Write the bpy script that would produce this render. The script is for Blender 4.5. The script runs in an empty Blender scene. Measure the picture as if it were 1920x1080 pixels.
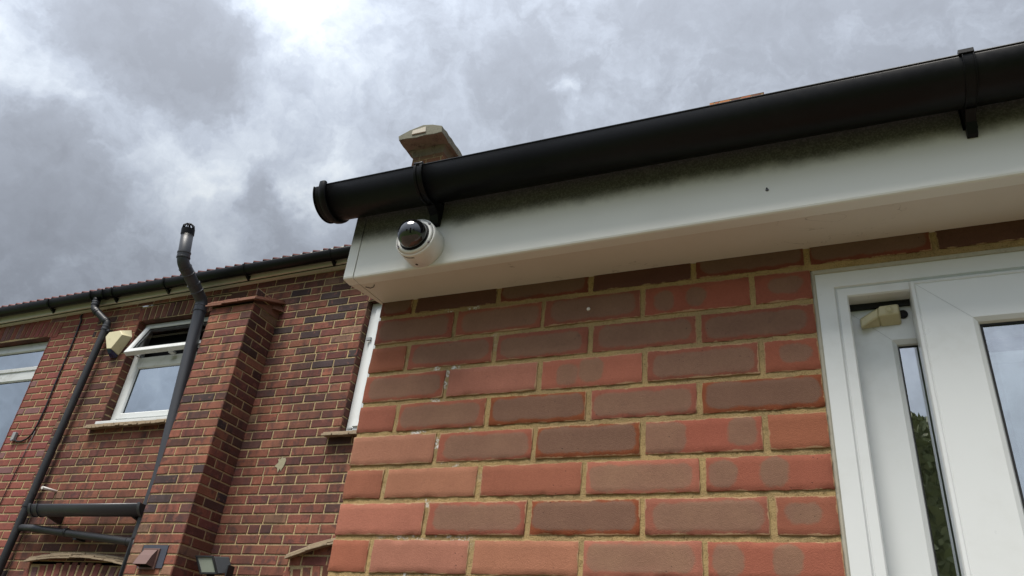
import bpy, math, random
from math import radians as RD, sin, cos, pi, sqrt
from mathutils import Vector, Matrix, noise as mn

random.seed(7)
S = bpy.context.scene
COL = S.collection

# ------------------------------------------------------------------ camera
CAM_C = Vector((1.0367, -1.3919, -0.7898))
R0 = Vector((0.91912, 0.38218, 0.09586)); R1 = Vector((-0.11865, 0.50075, -0.85742)); R2 = Vector((-0.37571, 0.77670, 0.50559))
cd = bpy.data.cameras.new("camera"); cam = bpy.data.objects.new("camera", cd); COL.objects.link(cam)
R0.normalize(); R2.normalize(); R1 = R2.cross(R0)
m3 = Matrix((R0, -R1, -R2)).transposed()
cam.matrix_world = Matrix.Translation(CAM_C) @ m3.to_4x4()
cd.sensor_width = 36; cd.lens = 1449.8/1920*36; cd.clip_start = 0.05; cd.clip_end = 2000
S.camera = cam

# ------------------------------------------------------------------ colour management
S.view_settings.view_transform = 'Standard'; S.view_settings.look = 'None'
S.view_settings.gamma = 1; S.view_settings.use_curve_mapping = False
S.view_settings.exposure = 0.38

# ------------------------------------------------------------------ node helpers
class NT:
    def __init__(s, tree): s.t = tree; s.n = tree.nodes; s.l = tree.links
    def node(s, ty, **kw):
        n = s.n.new(ty)
        for k, v in kw.items():
            if k == 'ins':
                for a, b in v.items():
                    if hasattr(b, 'is_output') or isinstance(b, bpy.types.NodeSocket): s.l.new(b, n.inputs[a])
                    else: n.inputs[a].default_value = b
            else: setattr(n, k, v)
        return n
    def math(s, op, a, b=None, c=None, clamp=False):
        n = s.n.new('ShaderNodeMath'); n.operation = op; n.use_clamp = clamp
        for i, v in enumerate((a, b, c)):
            if v is None: continue
            if isinstance(v, bpy.types.NodeSocket): s.l.new(v, n.inputs[i])
            else: n.inputs[i].default_value = v
        return n.outputs[0]
    def vmath(s, op, a, b=None, scale=None):
        n = s.n.new('ShaderNodeVectorMath'); n.operation = op
        for i, v in enumerate((a, b)):
            if v is None: continue
            if isinstance(v, bpy.types.NodeSocket): s.l.new(v, n.inputs[i])
            else: n.inputs[i].default_value = v
        if scale is not None: n.inputs['Scale'].default_value = scale
        return n.outputs['Value'] if op in ('DOT_PRODUCT', 'LENGTH') else n.outputs[0]
    def noise(s, vec, scale, detail=4, rough=.55, dist=0, out='Fac'):
        n = s.n.new('ShaderNodeTexNoise')
        if vec is not None: s.l.new(vec, n.inputs['Vector'])
        n.inputs['Scale'].default_value = scale; n.inputs['Detail'].default_value = detail
        n.inputs['Roughness'].default_value = rough; n.inputs['Distortion'].default_value = dist
        return n.outputs[out]
    def ramp(s, fac, stops, interp='LINEAR'):
        n = s.n.new('ShaderNodeValToRGB'); n.color_ramp.interpolation = interp
        cr = n.color_ramp
        while len(cr.elements) < len(stops): cr.elements.new(.5)
        for e, (p, c) in zip(cr.elements, stops):
            e.position = p; e.color = (c[0], c[1], c[2], 1) if isinstance(c, (tuple, list)) else (c, c, c, 1)
        s.l.new(fac, n.inputs[0]); return n.outputs[0]
    def mix(s, fac, a, b, blend='MIX'):
        n = s.n.new('ShaderNodeMix'); n.data_type = 'RGBA'; n.blend_type = blend
        for i, v in ((0, fac), (6, a), (7, b)):
            if isinstance(v, bpy.types.NodeSocket): s.l.new(v, n.inputs[i])
            elif i == 0: n.inputs[0].default_value = v
            else: n.inputs[i].default_value = (v[0], v[1], v[2], 1)
        return n.outputs[2]
    def sstep(s, v, a, b, lo=0., hi=1.):
        n = s.n.new('ShaderNodeMapRange'); n.interpolation_type = 'SMOOTHSTEP'
        s.l.new(v, n.inputs[0]); n.inputs[1].default_value = a; n.inputs[2].default_value = b
        n.inputs[3].default_value = lo; n.inputs[4].default_value = hi
        return n.outputs[0]

def new_mat(name):
    m = bpy.data.materials.new(name); m.use_nodes = True
    t = NT(m.node_tree); t.n.clear()
    out = t.node('ShaderNodeOutputMaterial'); b = t.node('ShaderNodeBsdfPrincipled')
    t.l.new(b.outputs[0], out.inputs[0])
    return m, t, b, out

# ------------------------------------------------------------------ sky (overcast, procedural)
SUN_EL, SUN_AZ = RD(64), RD(196)      # sun behind the cloud, behind the camera (azimuth from +Y clockwise)
w = bpy.data.worlds.new("World"); S.world = w; w.use_nodes = True
t = NT(w.node_tree); t.n.clear()
wo = t.node('ShaderNodeOutputWorld')
sky = t.node('ShaderNodeTexSky', sky_type='NISHITA', sun_disc=False, sun_elevation=SUN_EL, sun_rotation=SUN_AZ)
bg1 = t.node('ShaderNodeBackground', ins={'Color': sky.outputs[0], 'Strength': .10})
tc = t.node('ShaderNodeTexCoord'); D = t.vmath('NORMALIZE', tc.outputs['Generated'])
wn = t.noise(D, 5.0, 6, .58, 0, 'Color')
wn = t.vmath('SUBTRACT', wn, (.5, .5, .5))
wn2 = t.noise(D, 16.0, 5, .6, 0, 'Color'); wn2 = t.vmath('SUBTRACT', wn2, (.5, .5, .5))
Dw = t.vmath('ADD', D, t.vmath('SCALE', wn, scale=.26)); Dw = t.vmath('ADD', Dw, t.vmath('SCALE', wn2, scale=.09))
Dw = t.vmath('NORMALIZE', Dw)
def pixdir(u, v):
    d = R0*((u-960)/1449.8) + R1*((v-540)/1449.8) + R2
    return d.normalized()
BL = [(560,20,70,0.80),(625,60,45,0.49),(45,115,80,0.46),(15,170,60,0.36),(120,135,60,0.30),(465,205,42,0.59),(350,300,90,0.54),(430,345,55,0.54),
      (612,310,40,0.86),(300,430,60,0.30),(240,275,45,0.32),(500,120,38,0.27),(592,130,40,0.35),(1082,180,22,0.54),(430,480,60,0.22),(640,150,60,0.16),
      (300,60,110,-0.45),(420,110,85,-0.43),(200,40,80,-0.25),(90,300,100,-0.30),(120,430,130,-0.36),(30,250,60,-0.22),(235,205,55,-0.11),
      (505,335,42,-0.36),(560,385,50,-0.22),(1020,195,50,-0.18),(900,230,90,-0.06),(1300,60,260,-0.14),(1700,40,280,-0.22),(800,90,120,-0.06)]
acc = None
for (u, v, r, a) in BL:
    c = pixdir(u, v); rr = (r/1449.8)
    k = t.vmath('DOT_PRODUCT', Dw, (c.x, c.y, c.z))
    e = t.math('MULTIPLY', t.math('SUBTRACT', k, 1.0), 1.0/(rr*rr))
    e = t.math('MULTIPLY', t.math('EXPONENT', e), a)
    acc = e if acc is None else t.math('ADD', acc, e)
f1 = t.noise(Dw, 3.2, 7, .6); f2 = t.noise(D, 11, 6, .62, .4); f3 = t.noise(Dw, 28, 4, .6)
val = t.math('ADD', t.math('MULTIPLY', t.math('SUBTRACT', f1, .5), .32), t.math('MULTIPLY', t.math('SUBTRACT', f2, .5), .60))
val = t.math('ADD', val, t.math('MULTIPLY', t.math('SUBTRACT', f3, .5), .42))
val = t.math('ADD', val, t.math('MULTIPLY', acc, .50))
val = t.math('ADD', val, .40)
cc = t.ramp(val, [(0.0, (.33,.355,.405)), (.28, (.40,.435,.50)), (.46, (.51,.56,.645)), (.70, (.68,.74,.82)), (1.0, (.92,.97,1.0))])
# thinner, brighter cloud on the sun's side of the sky (behind the camera)
sd = Vector((sin(SUN_AZ)*cos(SUN_EL), cos(SUN_AZ)*cos(SUN_EL), sin(SUN_EL)))
sdn = t.vmath('DOT_PRODUCT', D, (sd.x, sd.y, sd.z))
glow = t.sstep(sdn, .1, 1.0, 0.0, 1.0)
# overcast sky: dimmer towards the horizon
el = t.math('MAXIMUM', t.node('ShaderNodeSeparateXYZ', ins={0: D}).outputs[2], 0.0)
gl = t.math('ADD', glow, t.math('ADD', t.math('MULTIPLY', el, .80), .13))
bg2 = t.node('ShaderNodeBackground', ins={'Color': cc, 'Strength': gl})
mx = t.node('ShaderNodeMixShader', ins={0: .95}); t.l.new(bg1.outputs[0], mx.inputs[1]); t.l.new(bg2.outputs[0], mx.inputs[2])
t.l.new(mx.outputs[0], wo.inputs[0])

sl = bpy.data.lights.new("sun", 'SUN'); sl.energy = 4.3; sl.angle = RD(28); sl.color = (1, .945, .86)
so = bpy.data.objects.new("sun", sl); COL.objects.link(so)
so.rotation_euler = (-sd).to_track_quat('-Z', 'Y').to_euler(); so.location = (0, -6, 8)

# ------------------------------------------------------------------ mesh builder
class MB:
    def __init__(s): s.v = []; s.f = []; s.mi = []; s.sm = []; s.col = []; s.uv = []; s.fa = []; s.fb = []; s.attr = False
    def face(s, idx, mi=0, smooth=False, col=(1,1,1), uv=None, fa=(0,0,0,0), fb=(0,0,0,0)):
        s.f.append(idx); s.mi.append(mi); s.sm.append(smooth); s.col.append(col); s.uv.append(uv); s.fa.append(fa); s.fb.append(fb)
    def add(s, pts):
        n = len(s.v); s.v.extend([tuple(p) for p in pts]); return n
    def quad(s, a, b, c, d, **k):
        n = s.add((a, b, c, d)); s.face((n, n+1, n+2, n+3), **k)
    def poly(s, pts, **k):
        n = s.add(pts); s.face(tuple(range(n, n+len(pts))), **k)
    def box(s, x0, x1, y0, y1, z0, z1, **k):
        n = s.add([(x, y, z) for x in (x0, x1) for y in (y0, y1) for z in (z0, z1)])
        for q in ((0,1,3,2),(4,6,7,5),(0,4,5,1),(2,3,7,6),(0,2,6,4),(1,5,7,3)): s.face(tuple(n+i for i in q), **k)
    def prism(s, A, B, caps=True, **k):
        """A, B: matching closed polygons"""
        n = s.add(A); m = s.add(B); L = len(A)
        for i in range(L):
            j = (i+1) % L; s.face((n+i, n+j, m+j, m+i), **k)
        if caps: s.face(tuple(n+i for i in range(L))[::-1], **k); s.face(tuple(m+i for i in range(L)), **k)
    def loft(s, rings, closed=True, cap0=True, cap1=True, **k):
        ns = [s.add(r) for r in rings]; L = len(rings[0])
        for a, b in zip(ns[:-1], ns[1:]):
            for i in range(L if closed else L-1):
                j = (i+1) % L; s.face((a+i, a+j, b+j, b+i), **k)
        k2 = dict(k); k2['smooth'] = False
        if cap0: s.face(tuple(ns[0]+i for i in range(L))[::-1], **k2)
        if cap1: s.face(tuple(ns[-1]+i for i in range(L)), **k2)
    def tube(s, path, r, seg=20, cap=True, **k):
        """path list of Vector; r scalar or list"""
        k.setdefault('smooth', True)
        P = [Vector(p) for p in path]; rs = r if isinstance(r, (list, tuple)) else [r]*len(P)
        T = []
        for i in range(len(P)):
            a = P[max(i-1, 0)]; b = P[min(i+1, len(P)-1)]
            d1 = (P[i]-a).normalized() if i > 0 and (P[i]-a).length > 1e-7 else None
            d2 = (b-P[i]).normalized() if i < len(P)-1 and (b-P[i]).length > 1e-7 else None
            d = (d1 or Vector((0,0,0))) + (d2 or Vector((0,0,0)))
            if d.length < 1e-6: d = T[-1] if T else Vector((0,0,1))
            T.append(d.normalized())
        up = Vector((0, 0, 1)) if abs(T[0].z) < .9 else Vector((1, 0, 0))
        X = T[0].cross(up).normalized(); rings = []
        for i, p in enumerate(P):
            X = (X - T[i]*X.dot(T[i])).normalized(); Y = T[i].cross(X)
            # widen at mitres
            rings.append([p + (X*cos(2*pi*q/seg) + Y*sin(2*pi*q/seg))*rs[i] for q in range(seg)])
        s.loft(rings, True, cap, cap, **k)
    def lathe(s, org, axis, prof, seg=32, **k):
        """prof: list of (dist along axis, radius)"""
        k.setdefault('smooth', True)
        A = Vector(axis).normalized(); up = Vector((0,0,1)) if abs(A.z) < .9 else Vector((1,0,0))
        X = A.cross(up).normalized(); Y = A.cross(X); O = Vector(org)
        rings = [[O + A*d + (X*cos(2*pi*q/seg)+Y*sin(2*pi*q/seg))*r for q in range(seg)] for d, r in prof]
        s.loft(rings, True, prof[0][1] > 1e-5, prof[-1][1] > 1e-5, **k)
    def build(s, name, mats, parent=None, bevel=0, label=None, bseg=2):
        me = bpy.data.meshes.new(name); me.from_pydata(s.v, [], s.f)
        if not isinstance(mats, (list, tuple)): mats = [mats]
        for m in mats: me.materials.append(m)
        me.polygons.foreach_set('material_index', s.mi); me.polygons.foreach_set('use_smooth', s.sm)
        if s.attr:
            L = len(me.loops)
            c = []; uv = []; fa = []; fb = []
            for fi, f in enumerate(s.f):
                u = s.uv[fi]
                for j in range(len(f)):
                    c += [*s.col[fi][:3], s.col[fi][3] if len(s.col[fi]) > 3 else 0.0]; fa += s.fa[fi]; fb += s.fb[fi]
                    uv += list(u[j]) if u else [0.0, 0.0]
            for nm, d in (('Col', c), ('fA', fa), ('fB', fb)):
                a = me.attributes.new(nm, 'FLOAT_COLOR', 'CORNER'); a.data.foreach_set('color', d)
            l = me.uv_layers.new(name='UV'); l.data.foreach_set('uv', uv)
        me.validate(); me.update()
        o = bpy.data.objects.new(name, me); COL.objects.link(o)
        if bevel:
            b = o.modifiers.new('bevel', 'BEVEL'); b.width = bevel; b.segments = bseg; b.limit_method = 'ANGLE'; b.angle_limit = RD(35)
            b.harden_normals = False
        if parent is not None:
            o.parent = parent
            pw = parent
            loc = Vector((0,0,0))
            while pw is not None: loc += pw.location if pw.type == 'EMPTY' else Vector((0,0,0)); pw = pw.parent
            if parent.type == 'EMPTY': o.matrix_parent_inverse = Matrix.Translation(-loc)
        if label: o['label'] = label
        return o

def thing(name, label, cat, loc=(0,0,0), group=None):
    o = bpy.data.objects.new(name, None); COL.objects.link(o); o.location = loc
    o.empty_display_size = .1
    o['label'] = label; o['category'] = cat
    if group: o['group'] = group
    return o
def tag(o, label, cat, group=None):
    o['label'] = label; o['category'] = cat
    if group: o['group'] = group
    return o

# ------------------------------------------------------------------ materials
def m_brick(name, flash=False, mott=.35, bump=.25, soot=0.0):
    m, t, b, out = new_mat(name)
    at = t.node('ShaderNodeAttribute', attribute_name='Col'); tc = t.node('ShaderNodeTexCoord'); P = tc.outputs['Object']
    n1 = t.noise(P, 14 if flash else 9, 5, .6); n2 = t.noise(P, 160 if flash else 60, 4, .65); n3 = t.noise(P, 700 if flash else 260, 2, .6)
    c = at.outputs['Color']
    v = t.math('ADD', t.math('MULTIPLY', t.math('SUBTRACT', n1, .5), mott*1.3), t.math('MULTIPLY', t.math('SUBTRACT', n2, .5), mott*1.1))
    v = t.math('ADD', v, t.math('MULTIPLY', t.math('SUBTRACT', n3, .5), mott*.9))
    v = t.math('ADD', v, 1.0)
    if flash:
        uv = t.node('ShaderNodeUVMap', uv_map='UV').outputs[0]
        wob = t.vmath('SCALE', t.vmath('SUBTRACT', t.noise(P, 30, 3, .6, 0, 'Color'), (.5,.5,.5)), scale=.016)
        wf = t.vmath('SCALE', t.vmath('SUBTRACT', t.noise(P, 500, 3, .6, 0, 'Color'), (.5,.5,.5)), scale=.008)
        uvw = t.vmath('ADD', t.vmath('ADD', uv, wob), wf)
        masks = []
        for nm in ('fA', 'fB'):
            a = t.node('ShaderNodeAttribute', attribute_name=nm)
            sp = t.node('ShaderNodeSeparateColor', ins={0: a.outputs['Color']}); 
            cx, cy, hx = sp.outputs[0], sp.outputs[1], sp.outputs[2]; hy = a.outputs['Alpha']
            su = t.node('ShaderNodeSeparateXYZ', ins={0: uvw})
            rr = .019
            qx = t.math('SUBTRACT', t.math('ABSOLUTE', t.math('SUBTRACT', su.outputs[0], cx)), t.math('SUBTRACT', hx, rr))
            qy = t.math('SUBTRACT', t.math('ABSOLUTE', t.math('SUBTRACT', su.outputs[1], cy)), t.math('SUBTRACT', hy, rr))
            mx_ = t.math('MAXIMUM', qx, 0.0); my_ = t.math('MAXIMUM', qy, 0.0)
            d = t.math('SUBTRACT', t.math('SQRT', t.math('ADD', t.math('MULTIPLY', mx_, mx_), t.math('MULTIPLY', my_, my_))), rr)
            mk = t.sstep(d, -.0032, .0032, 1.0, 0.0)
            has = t.math('GREATER_THAN', hx, .001)
            masks.append((t.math('MULTIPLY', mk, has), d, has))
        mk = t.math('MAXIMUM', masks[0][0], masks[1][0])
        rim = t.math('MULTIPLY', t.sstep(masks[0][1], -.016, -.003, 0, 1), masks[0][0])
        fcol = t.mix(t.math('MULTIPLY', rim, .55), (.225, .140, .092), (.258, .146, .104))
        fcol = t.mix(t.sstep(n1, .35, .7), fcol, (.225, .145, .092))
        # flashed bricks differ in tone: darker base -> darker flash
        lum = t.node('ShaderNodeSeparateColor', ins={0: c}).outputs[2]
        fcol = t.mix(t.sstep(lum, .02, .09, .75, 0.), fcol, (.142, .095, .072))
        # redder halo just outside the flash
        c = t.mix(t.math('MULTIPLY', masks[0][2], .30), c, (.30, .075, .046))
        c = t.mix(t.math('MULTIPLY', mk, .76), c, fcol)
    c = t.mix(1.0, c, v, 'MULTIPLY') if False else t.mix(1.0, c, t.node('ShaderNodeCombineColor', ins={0: v, 1: v, 2: v}).outputs[0], 'MULTIPLY')
    # pits
    vo = t.node('ShaderNodeTexVoronoi', ins={'Vector': P, 'Scale': 95 if flash else 60}); 
    pitn = t.noise(P, 7 if flash else 9, 2, .5)
    pit = t.math('MULTIPLY', t.sstep(t.math('ADD', vo.outputs['Distance'], t.math('MULTIPLY', n2, .35)), .22, .29, 1, 0), t.sstep(pitn, .55, .64))
    c = t.mix(t.math('MULTIPLY', pit, .8), c, (.02, .016, .02))
    if not flash:
        wb_ = t.noise(P, 10.5, 4, .62, .5); c = t.mix(t.sstep(wb_, .54, .62, 0, .55 if soot > 0 else .2), c, (.060, .036, .036))
        wl_ = t.noise(P, 17, 4, .62); c = t.mix(t.sstep(wl_, .58, .68, 0, .35), c, (.33, .13, .09))
        st = t.noise(t.vmath('MULTIPLY', P, (3.2, 3.2, .55)), 2.0, 5, .65)
        c = t.mix(t.sstep(st, .50, .72, 0, .55+soot), c, (.035, .024, .022))
        bd = t.noise(P, .9, 4, .6); c = t.mix(t.sstep(bd, .42, .66, 0, max(.1, .42+soot)), c, (.045, .028, .025))
        ef = t.noise(P, 26, 6, .7); ef2 = t.noise(P, 2.3, 2, .5)
        c = t.mix(t.math('MULTIPLY', t.sstep(ef, .64, .74, 0, .35), t.sstep(ef2, .5, .62)), c, (.42, .36, .30))
    else:
        # mortar smears and pale arrises along the brick edges
        hw = at.outputs['Alpha']; su2 = t.node('ShaderNodeSeparateXYZ', ins={0: uv})
        ex = t.math('SUBTRACT', hw, t.math('ABSOLUTE', su2.outputs[0])); ez = t.math('SUBTRACT', .0322, t.math('ABSOLUTE', su2.outputs[1]))
        ed = t.math('MINIMUM', ex, ez); e1 = t.noise(P, 24, 4, .65); e2 = t.noise(P, 230, 3, .7)
        ed = t.math('SUBTRACT', ed, t.math('MULTIPLY', t.math('SUBTRACT', e1, .50), .016)); ed = t.math('SUBTRACT', ed, t.math('MULTIPLY', t.math('SUBTRACT', e2, .5), .004))
        em = t.math('MULTIPLY', t.sstep(ed, .0, .0018, 1, 0), t.math('GREATER_THAN', hw, .001))
        c = t.mix(t.math('MULTIPLY', em, .62), c, (.43, .31, .17))
        dk = t.noise(P, 21, 5, .7, .6); dk2 = t.noise(P, 3.1, 2, .5)
        c = t.mix(t.math('MULTIPLY', t.sstep(dk, .60, .68, 0, .45), t.sstep(dk2, .5, .6)), c, (.09, .055, .045))
        ef = t.noise(P, 60, 6, .7); ef2 = t.noise(P, 5, 2, .5)
        c = t.mix(t.math('MULTIPLY', t.sstep(ef, .66, .74, 0, .35), t.sstep(ef2, .55, .68)), c, (.50, .38, .27))
    t.l.new(c, b.inputs['Base Color']); b.inputs['Roughness'].default_value = .88
    b.inputs['Specular IOR Level'].default_value = .25
    h = t.math('ADD', t.math('MULTIPLY', n2, .25 if flash else .6), t.math('MULTIPLY', n3, .6 if flash else .4))
    h = t.math('SUBTRACT', h, t.math('MULTIPLY', pit, .8))
    bp_ = t.node('ShaderNodeBump', ins={'Height': h, 'Strength': bump, 'Distance': .0035 if flash else .008})
    t.l.new(bp_.outputs[0], b.inputs['Normal'])
    return m

def m_mortar(name, c0, c1, near=False):
    m, t, b, out = new_mat(name)
    P = t.node('ShaderNodeTexCoord').outputs['Object']
    n1 = t.noise(P, 7, 4, .6); n2 = t.noise(P, 420 if near else 90, 4, .7); n3 = t.noise(P, 38, 5, .65)
    c = t.mix(t.sstep(n1, .35, .65), c0, c1)
    c = t.mix(t.sstep(n2, .50, .68, 0, .8), c, tuple(x*.33 for x in c0))
    c = t.mix(t.sstep(n3, .56, .70, 0, .55), c, tuple(x*.4 for x in c0))
    if near:
        sx = t.node('ShaderNodeSeparateXYZ', ins={0: P})
        # lime bloom by the left end of the wall
        g = t.math('MULTIPLY', t.sstep(sx.outputs[0], .10, .17), t.sstep(sx.outputs[0], .26, .36, 1, 0))
        ef = t.noise(P, 17, 5, .62); ef2 = t.noise(P, 260, 3, .7)
        g = t.math('MULTIPLY', g, t.math('MULTIPLY', t.sstep(ef, .545, .61), t.sstep(ef2, .44, .54)))
        c = t.mix(g, c, (.72, .70, .68))
    t.l.new(c, b.inputs['Base Color']); b.inputs['Roughness'].default_value = .95; b.inputs['Specular IOR Level'].default_value = .1
    h = t.math('ADD', n2, t.math('MULTIPLY', n3, 1.2))
    t.l.new(t.node('ShaderNodeBump', ins={'Height': h, 'Strength': .8, 'Distance': .003 if near else .006}).outputs[0], b.inputs['Normal'])
    return m

def m_plain(name, col, rough=.5, spec=.5, dirt=.0, dcol=(.1,.09,.07), dscale=6, bump=0, bscale=200, var=.06, metal=0, coat=0):
    m, t, b, out = new_mat(name)
    P = t.node('ShaderNodeTexCoord').outputs['Object']
    n1 = t.noise(P, dscale, 6, .62); n2 = t.noise(P, dscale*8, 4, .6)
    v = t.math('ADD', t.math('MULTIPLY', t.math('SUBTRACT', n1, .5), var*2), 1.0)
    c = t.mix(1.0, col, t.node('ShaderNodeCombineColor', ins={0: v, 1: v, 2: v}).outputs[0], 'MULTIPLY')
    if dirt:
        d = t.math('MULTIPLY', t.sstep(n1, .46, .72), t.sstep(n2, .35, .65, .4, 1))
        c = t.mix(t.math('MULTIPLY', d, dirt), c, dcol)
    t.l.new(c, b.inputs['Base Color'])
    rg = t.math('ADD', t.math('MULTIPLY', t.math('SUBTRACT', n2, .5), .22), rough, clamp=True); t.l.new(rg, b.inputs['Roughness'])
    b.inputs['Specular IOR Level'].default_value = spec; b.inputs['Metallic'].default_value = metal
    if bump:
        n3 = t.noise(P, bscale, 4, .6)
        t.l.new(t.node('ShaderNodeBump', ins={'Height': n3, 'Strength': bump, 'Distance': .004}).outputs[0], b.inputs['Normal'])
    return m

M = {}
M['brick_near'] = m_brick('flashed_red_brick', True, .30, .55)
M['brick_far'] = m_brick('old_red_brick', False, .62, .5, .15)
M['brick_new'] = m_brick('cleaner_red_brick', False, .30, .35, -.35)
M['mortar_near'] = m_mortar('sand_mortar', (.44, .310, .145), (.34, .245, .125), True)
M['mortar_far'] = m_mortar('old_mortar', (.46, .35, .19), (.34, .27, .16))
M['black_pvc'] = m_plain('black_gutter_plastic', (.0040, .0041, .0048), .38, .20, .25, (.014,.014,.013), 9, .05, 60)
M['grey_pvc'] = m_plain('weathered_grey_pipe_plastic', (.040, .042, .050), .42, .5, .2, (.012,.012,.013), 5, .05, 80)
M['black_pipe'] = m_plain('dark_pipe_plastic', (.020, .021, .025), .45, .45, .4, (.05,.048,.045), 5)
M['upvc'] = m_plain('white_upvc', (.67, .69, .69), .32, .5, .16, (.36,.35,.31), 5, 0, 0, .03)
M['upvc_far'] = m_plain('weathered_white_upvc', (.58, .60, .60), .4, .5, .45, (.28,.27,.24), 5)
M['eaves_white'] = m_plain('old_cream_eaves_board', (.60, .585, .50), .5, .4, .45, (.26,.23,.17), 6)
M['dark_gap'] = m_plain('dark_rubber_and_gap_shade', (.012, .012, .013), .6, .3)
M['silicone'] = m_plain('cream_sealant', (.42,.40,.33), .6, .3, .4, (.12,.11,.08), 40)
M['cream'] = m_plain('cream_plastic', (.60, .55, .36), .42, .4, .25, (.36,.32,.19), 20, 0, 0, .03)
M['cream_sensor'] = m_plain('aged_cream_plastic', (.50, .45, .28), .42, .4, .3, (.26,.22,.12), 60, .1, 300)
M['blue_lens'] = m_plain('dark_blue_plastic', (.012, .02, .075), .15, .6)
M['cam_white'] = m_plain('camera_white_metal', (.80, .80, .77), .38, .5, .06, (.4,.36,.3), 20, .04, 500, .02)
M['screw_steel'] = m_plain('screw_steel', (.16, .15, .16), .35, .5, .3, (.05,.04,.03), 400, 0, 0, .1, .8)
M['lettering'] = m_plain('dark_lettering', (.035, .015, .01), .5, .3)
M['vent_brown'] = m_plain('brown_vent_plastic', (.135, .075, .062), .4, .5, .3, (.19,.12,.10), 12)
M['slate'] = m_plain('blue_grey_patch_board', (.055, .062, .085), .7, .3, .6, (.03,.03,.035), 14, .3, 60)
M['lead_tile'] = m_plain('weathered_clay_tile_slips', (.30, .235, .16), .85, .2, .7, (.09,.065,.045), 11, .6, 60, .3)
M['red_tile_slip'] = m_plain('red_tile_slips', (.20, .095, .065), .85, .2, .6, (.07,.045,.035), 12, .5, 60, .3)
M['roof_tile'] = m_plain('purple_red_roof_tile', (.150, .060, .055), .7, .3, .5, (.04,.025,.028), 9, .3, 60, .25)
M['stone'] = m_plain('weathered_concrete', (.185, .18, .145), .95, .1, .9, (.045,.043,.035), 7, .8, 28, .35)
M['stone_pale'] = m_plain('pale_mortar_patch', (.50, .46, .40), .95, .1, .3, (.3,.27,.22), 9, .4, 60, .1)
M['cable'] = m_plain('black_cable', (.010, .008, .011), .5, .4)
M['white_plug'] = m_plain('white_plastic', (.7,.68,.64), .5, .4)
M['grey_box'] = m_plain('grey_junction_plastic', (.25,.26,.27), .6, .3)
M['flood_black'] = m_plain('black_cast_metal', (.010, .011, .012), .4, .5, .4, (.03,.03,.032), 20, .1, 200)
M['render'] = m_plain('interior_plaster', (.35, .34, .32), .9, .1)
M['render_patch'] = m_plain('cement_patch', (.30, .275, .19), .95, .1, .3, (.2,.17,.11), 12, .6, 80)

# near fascia : white board, algae speckle and the gutter's shade painted as one dark band
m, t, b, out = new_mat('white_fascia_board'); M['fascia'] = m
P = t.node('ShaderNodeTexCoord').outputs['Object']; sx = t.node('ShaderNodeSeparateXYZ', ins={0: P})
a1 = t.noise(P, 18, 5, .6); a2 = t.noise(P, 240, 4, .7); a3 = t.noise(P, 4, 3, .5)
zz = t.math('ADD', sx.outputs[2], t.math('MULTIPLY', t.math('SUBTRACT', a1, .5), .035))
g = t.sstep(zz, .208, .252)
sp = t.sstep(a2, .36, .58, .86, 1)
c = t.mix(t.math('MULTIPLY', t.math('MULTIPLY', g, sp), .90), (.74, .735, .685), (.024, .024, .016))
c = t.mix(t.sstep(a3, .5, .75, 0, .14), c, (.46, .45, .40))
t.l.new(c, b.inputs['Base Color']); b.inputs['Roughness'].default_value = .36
# soffit board, with hairline cracks
m, t, b, out = new_mat('white_soffit_board'); M['soffit'] = m
P = t.node('ShaderNodeTexCoord').outputs['Object']
a1 = t.noise(P, 3, 5, .6); a2 = t.noise(P, 90, 4, .7)
ck = t.noise(t.vmath('MULTIPLY', P, (5, 9, 1)), 1.0, 5, .55, 1.2)
line = t.sstep(t.math('ABSOLUTE', t.math('SUBTRACT', ck, .5)), .0, .0035, 1, 0)
c = t.mix(t.sstep(a1, .4, .7, 0, .35), (.66, .615, .55), (.55, .50, .43))
c = t.mix(t.math('MULTIPLY', line, t.sstep(a1, .52, .62, 0, .6)), c, (.12, .09, .06))
t.l.new(c, b.inputs['Base Color']); b.inputs['Roughness'].default_value = .5

def m_glass(name, refl, tint, inner, rough=.0, wav=.0):
    """double glazed pane seen from outside: reflective sheet over a dim room"""
    m, t, b, out = new_mat(name); t.n.remove(b)
    P = t.node('ShaderNodeTexCoord').outputs['Object']
    nrm = None
    gl = t.node('ShaderNodeBsdfGlossy', ins={'Color': (*tint, 1), 'Roughness': rough})
    if wav:
        nz = t.noise(P, 2.5, 2, .5); bm = t.node('ShaderNodeBump', ins={'Height': nz, 'Strength': wav, 'Distance': .02})
        t.l.new(bm.outputs[0], gl.inputs['Normal'])
    tr = t.node('ShaderNodeBsdfTransparent', ins={'Color': (*inner, 1)})
    fr = t.node('ShaderNodeFresnel', ins={'IOR': 1.52})
    fac = t.math('ADD', t.math('MULTIPLY', fr.outputs[0], 1.0), refl, clamp=True)
    ms = t.node('ShaderNodeMixShader', ins={0: fac}); t.l.new(tr.outputs[0], ms.inputs[1]); t.l.new(gl.outputs[0], ms.inputs[2])
    t.l.new(ms.outputs[0], out.inputs[0]); return m
M['glass_far'] = m_glass('window_glass', .46, (.85,.93,1.0), (.75,.8,.8), 0, .05)
M['glass_near'] = m_glass('door_glass', .40, (.94,.97,1.0), (.82,.86,.80), 0, .03)
M['curtain'] = m_plain('dim_net_curtain', (.22, .24, .26), .9, .1, .3, (.1,.1,.1), 3)
M['dark_room'] = m_plain('dark_room', (.02, .02, .022), .9, .1)
m, t, b, out = new_mat('smoked_dome'); M['dome'] = m
b.inputs['Base Color'].default_value = (.006, .006, .007, 1); b.inputs['Roughness'].default_value = .03; b.inputs['IOR'].default_value = 1.6
b.inputs['Coat Weight'].default_value = 1.0; b.inputs['Coat Roughness'].default_value = .01
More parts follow.
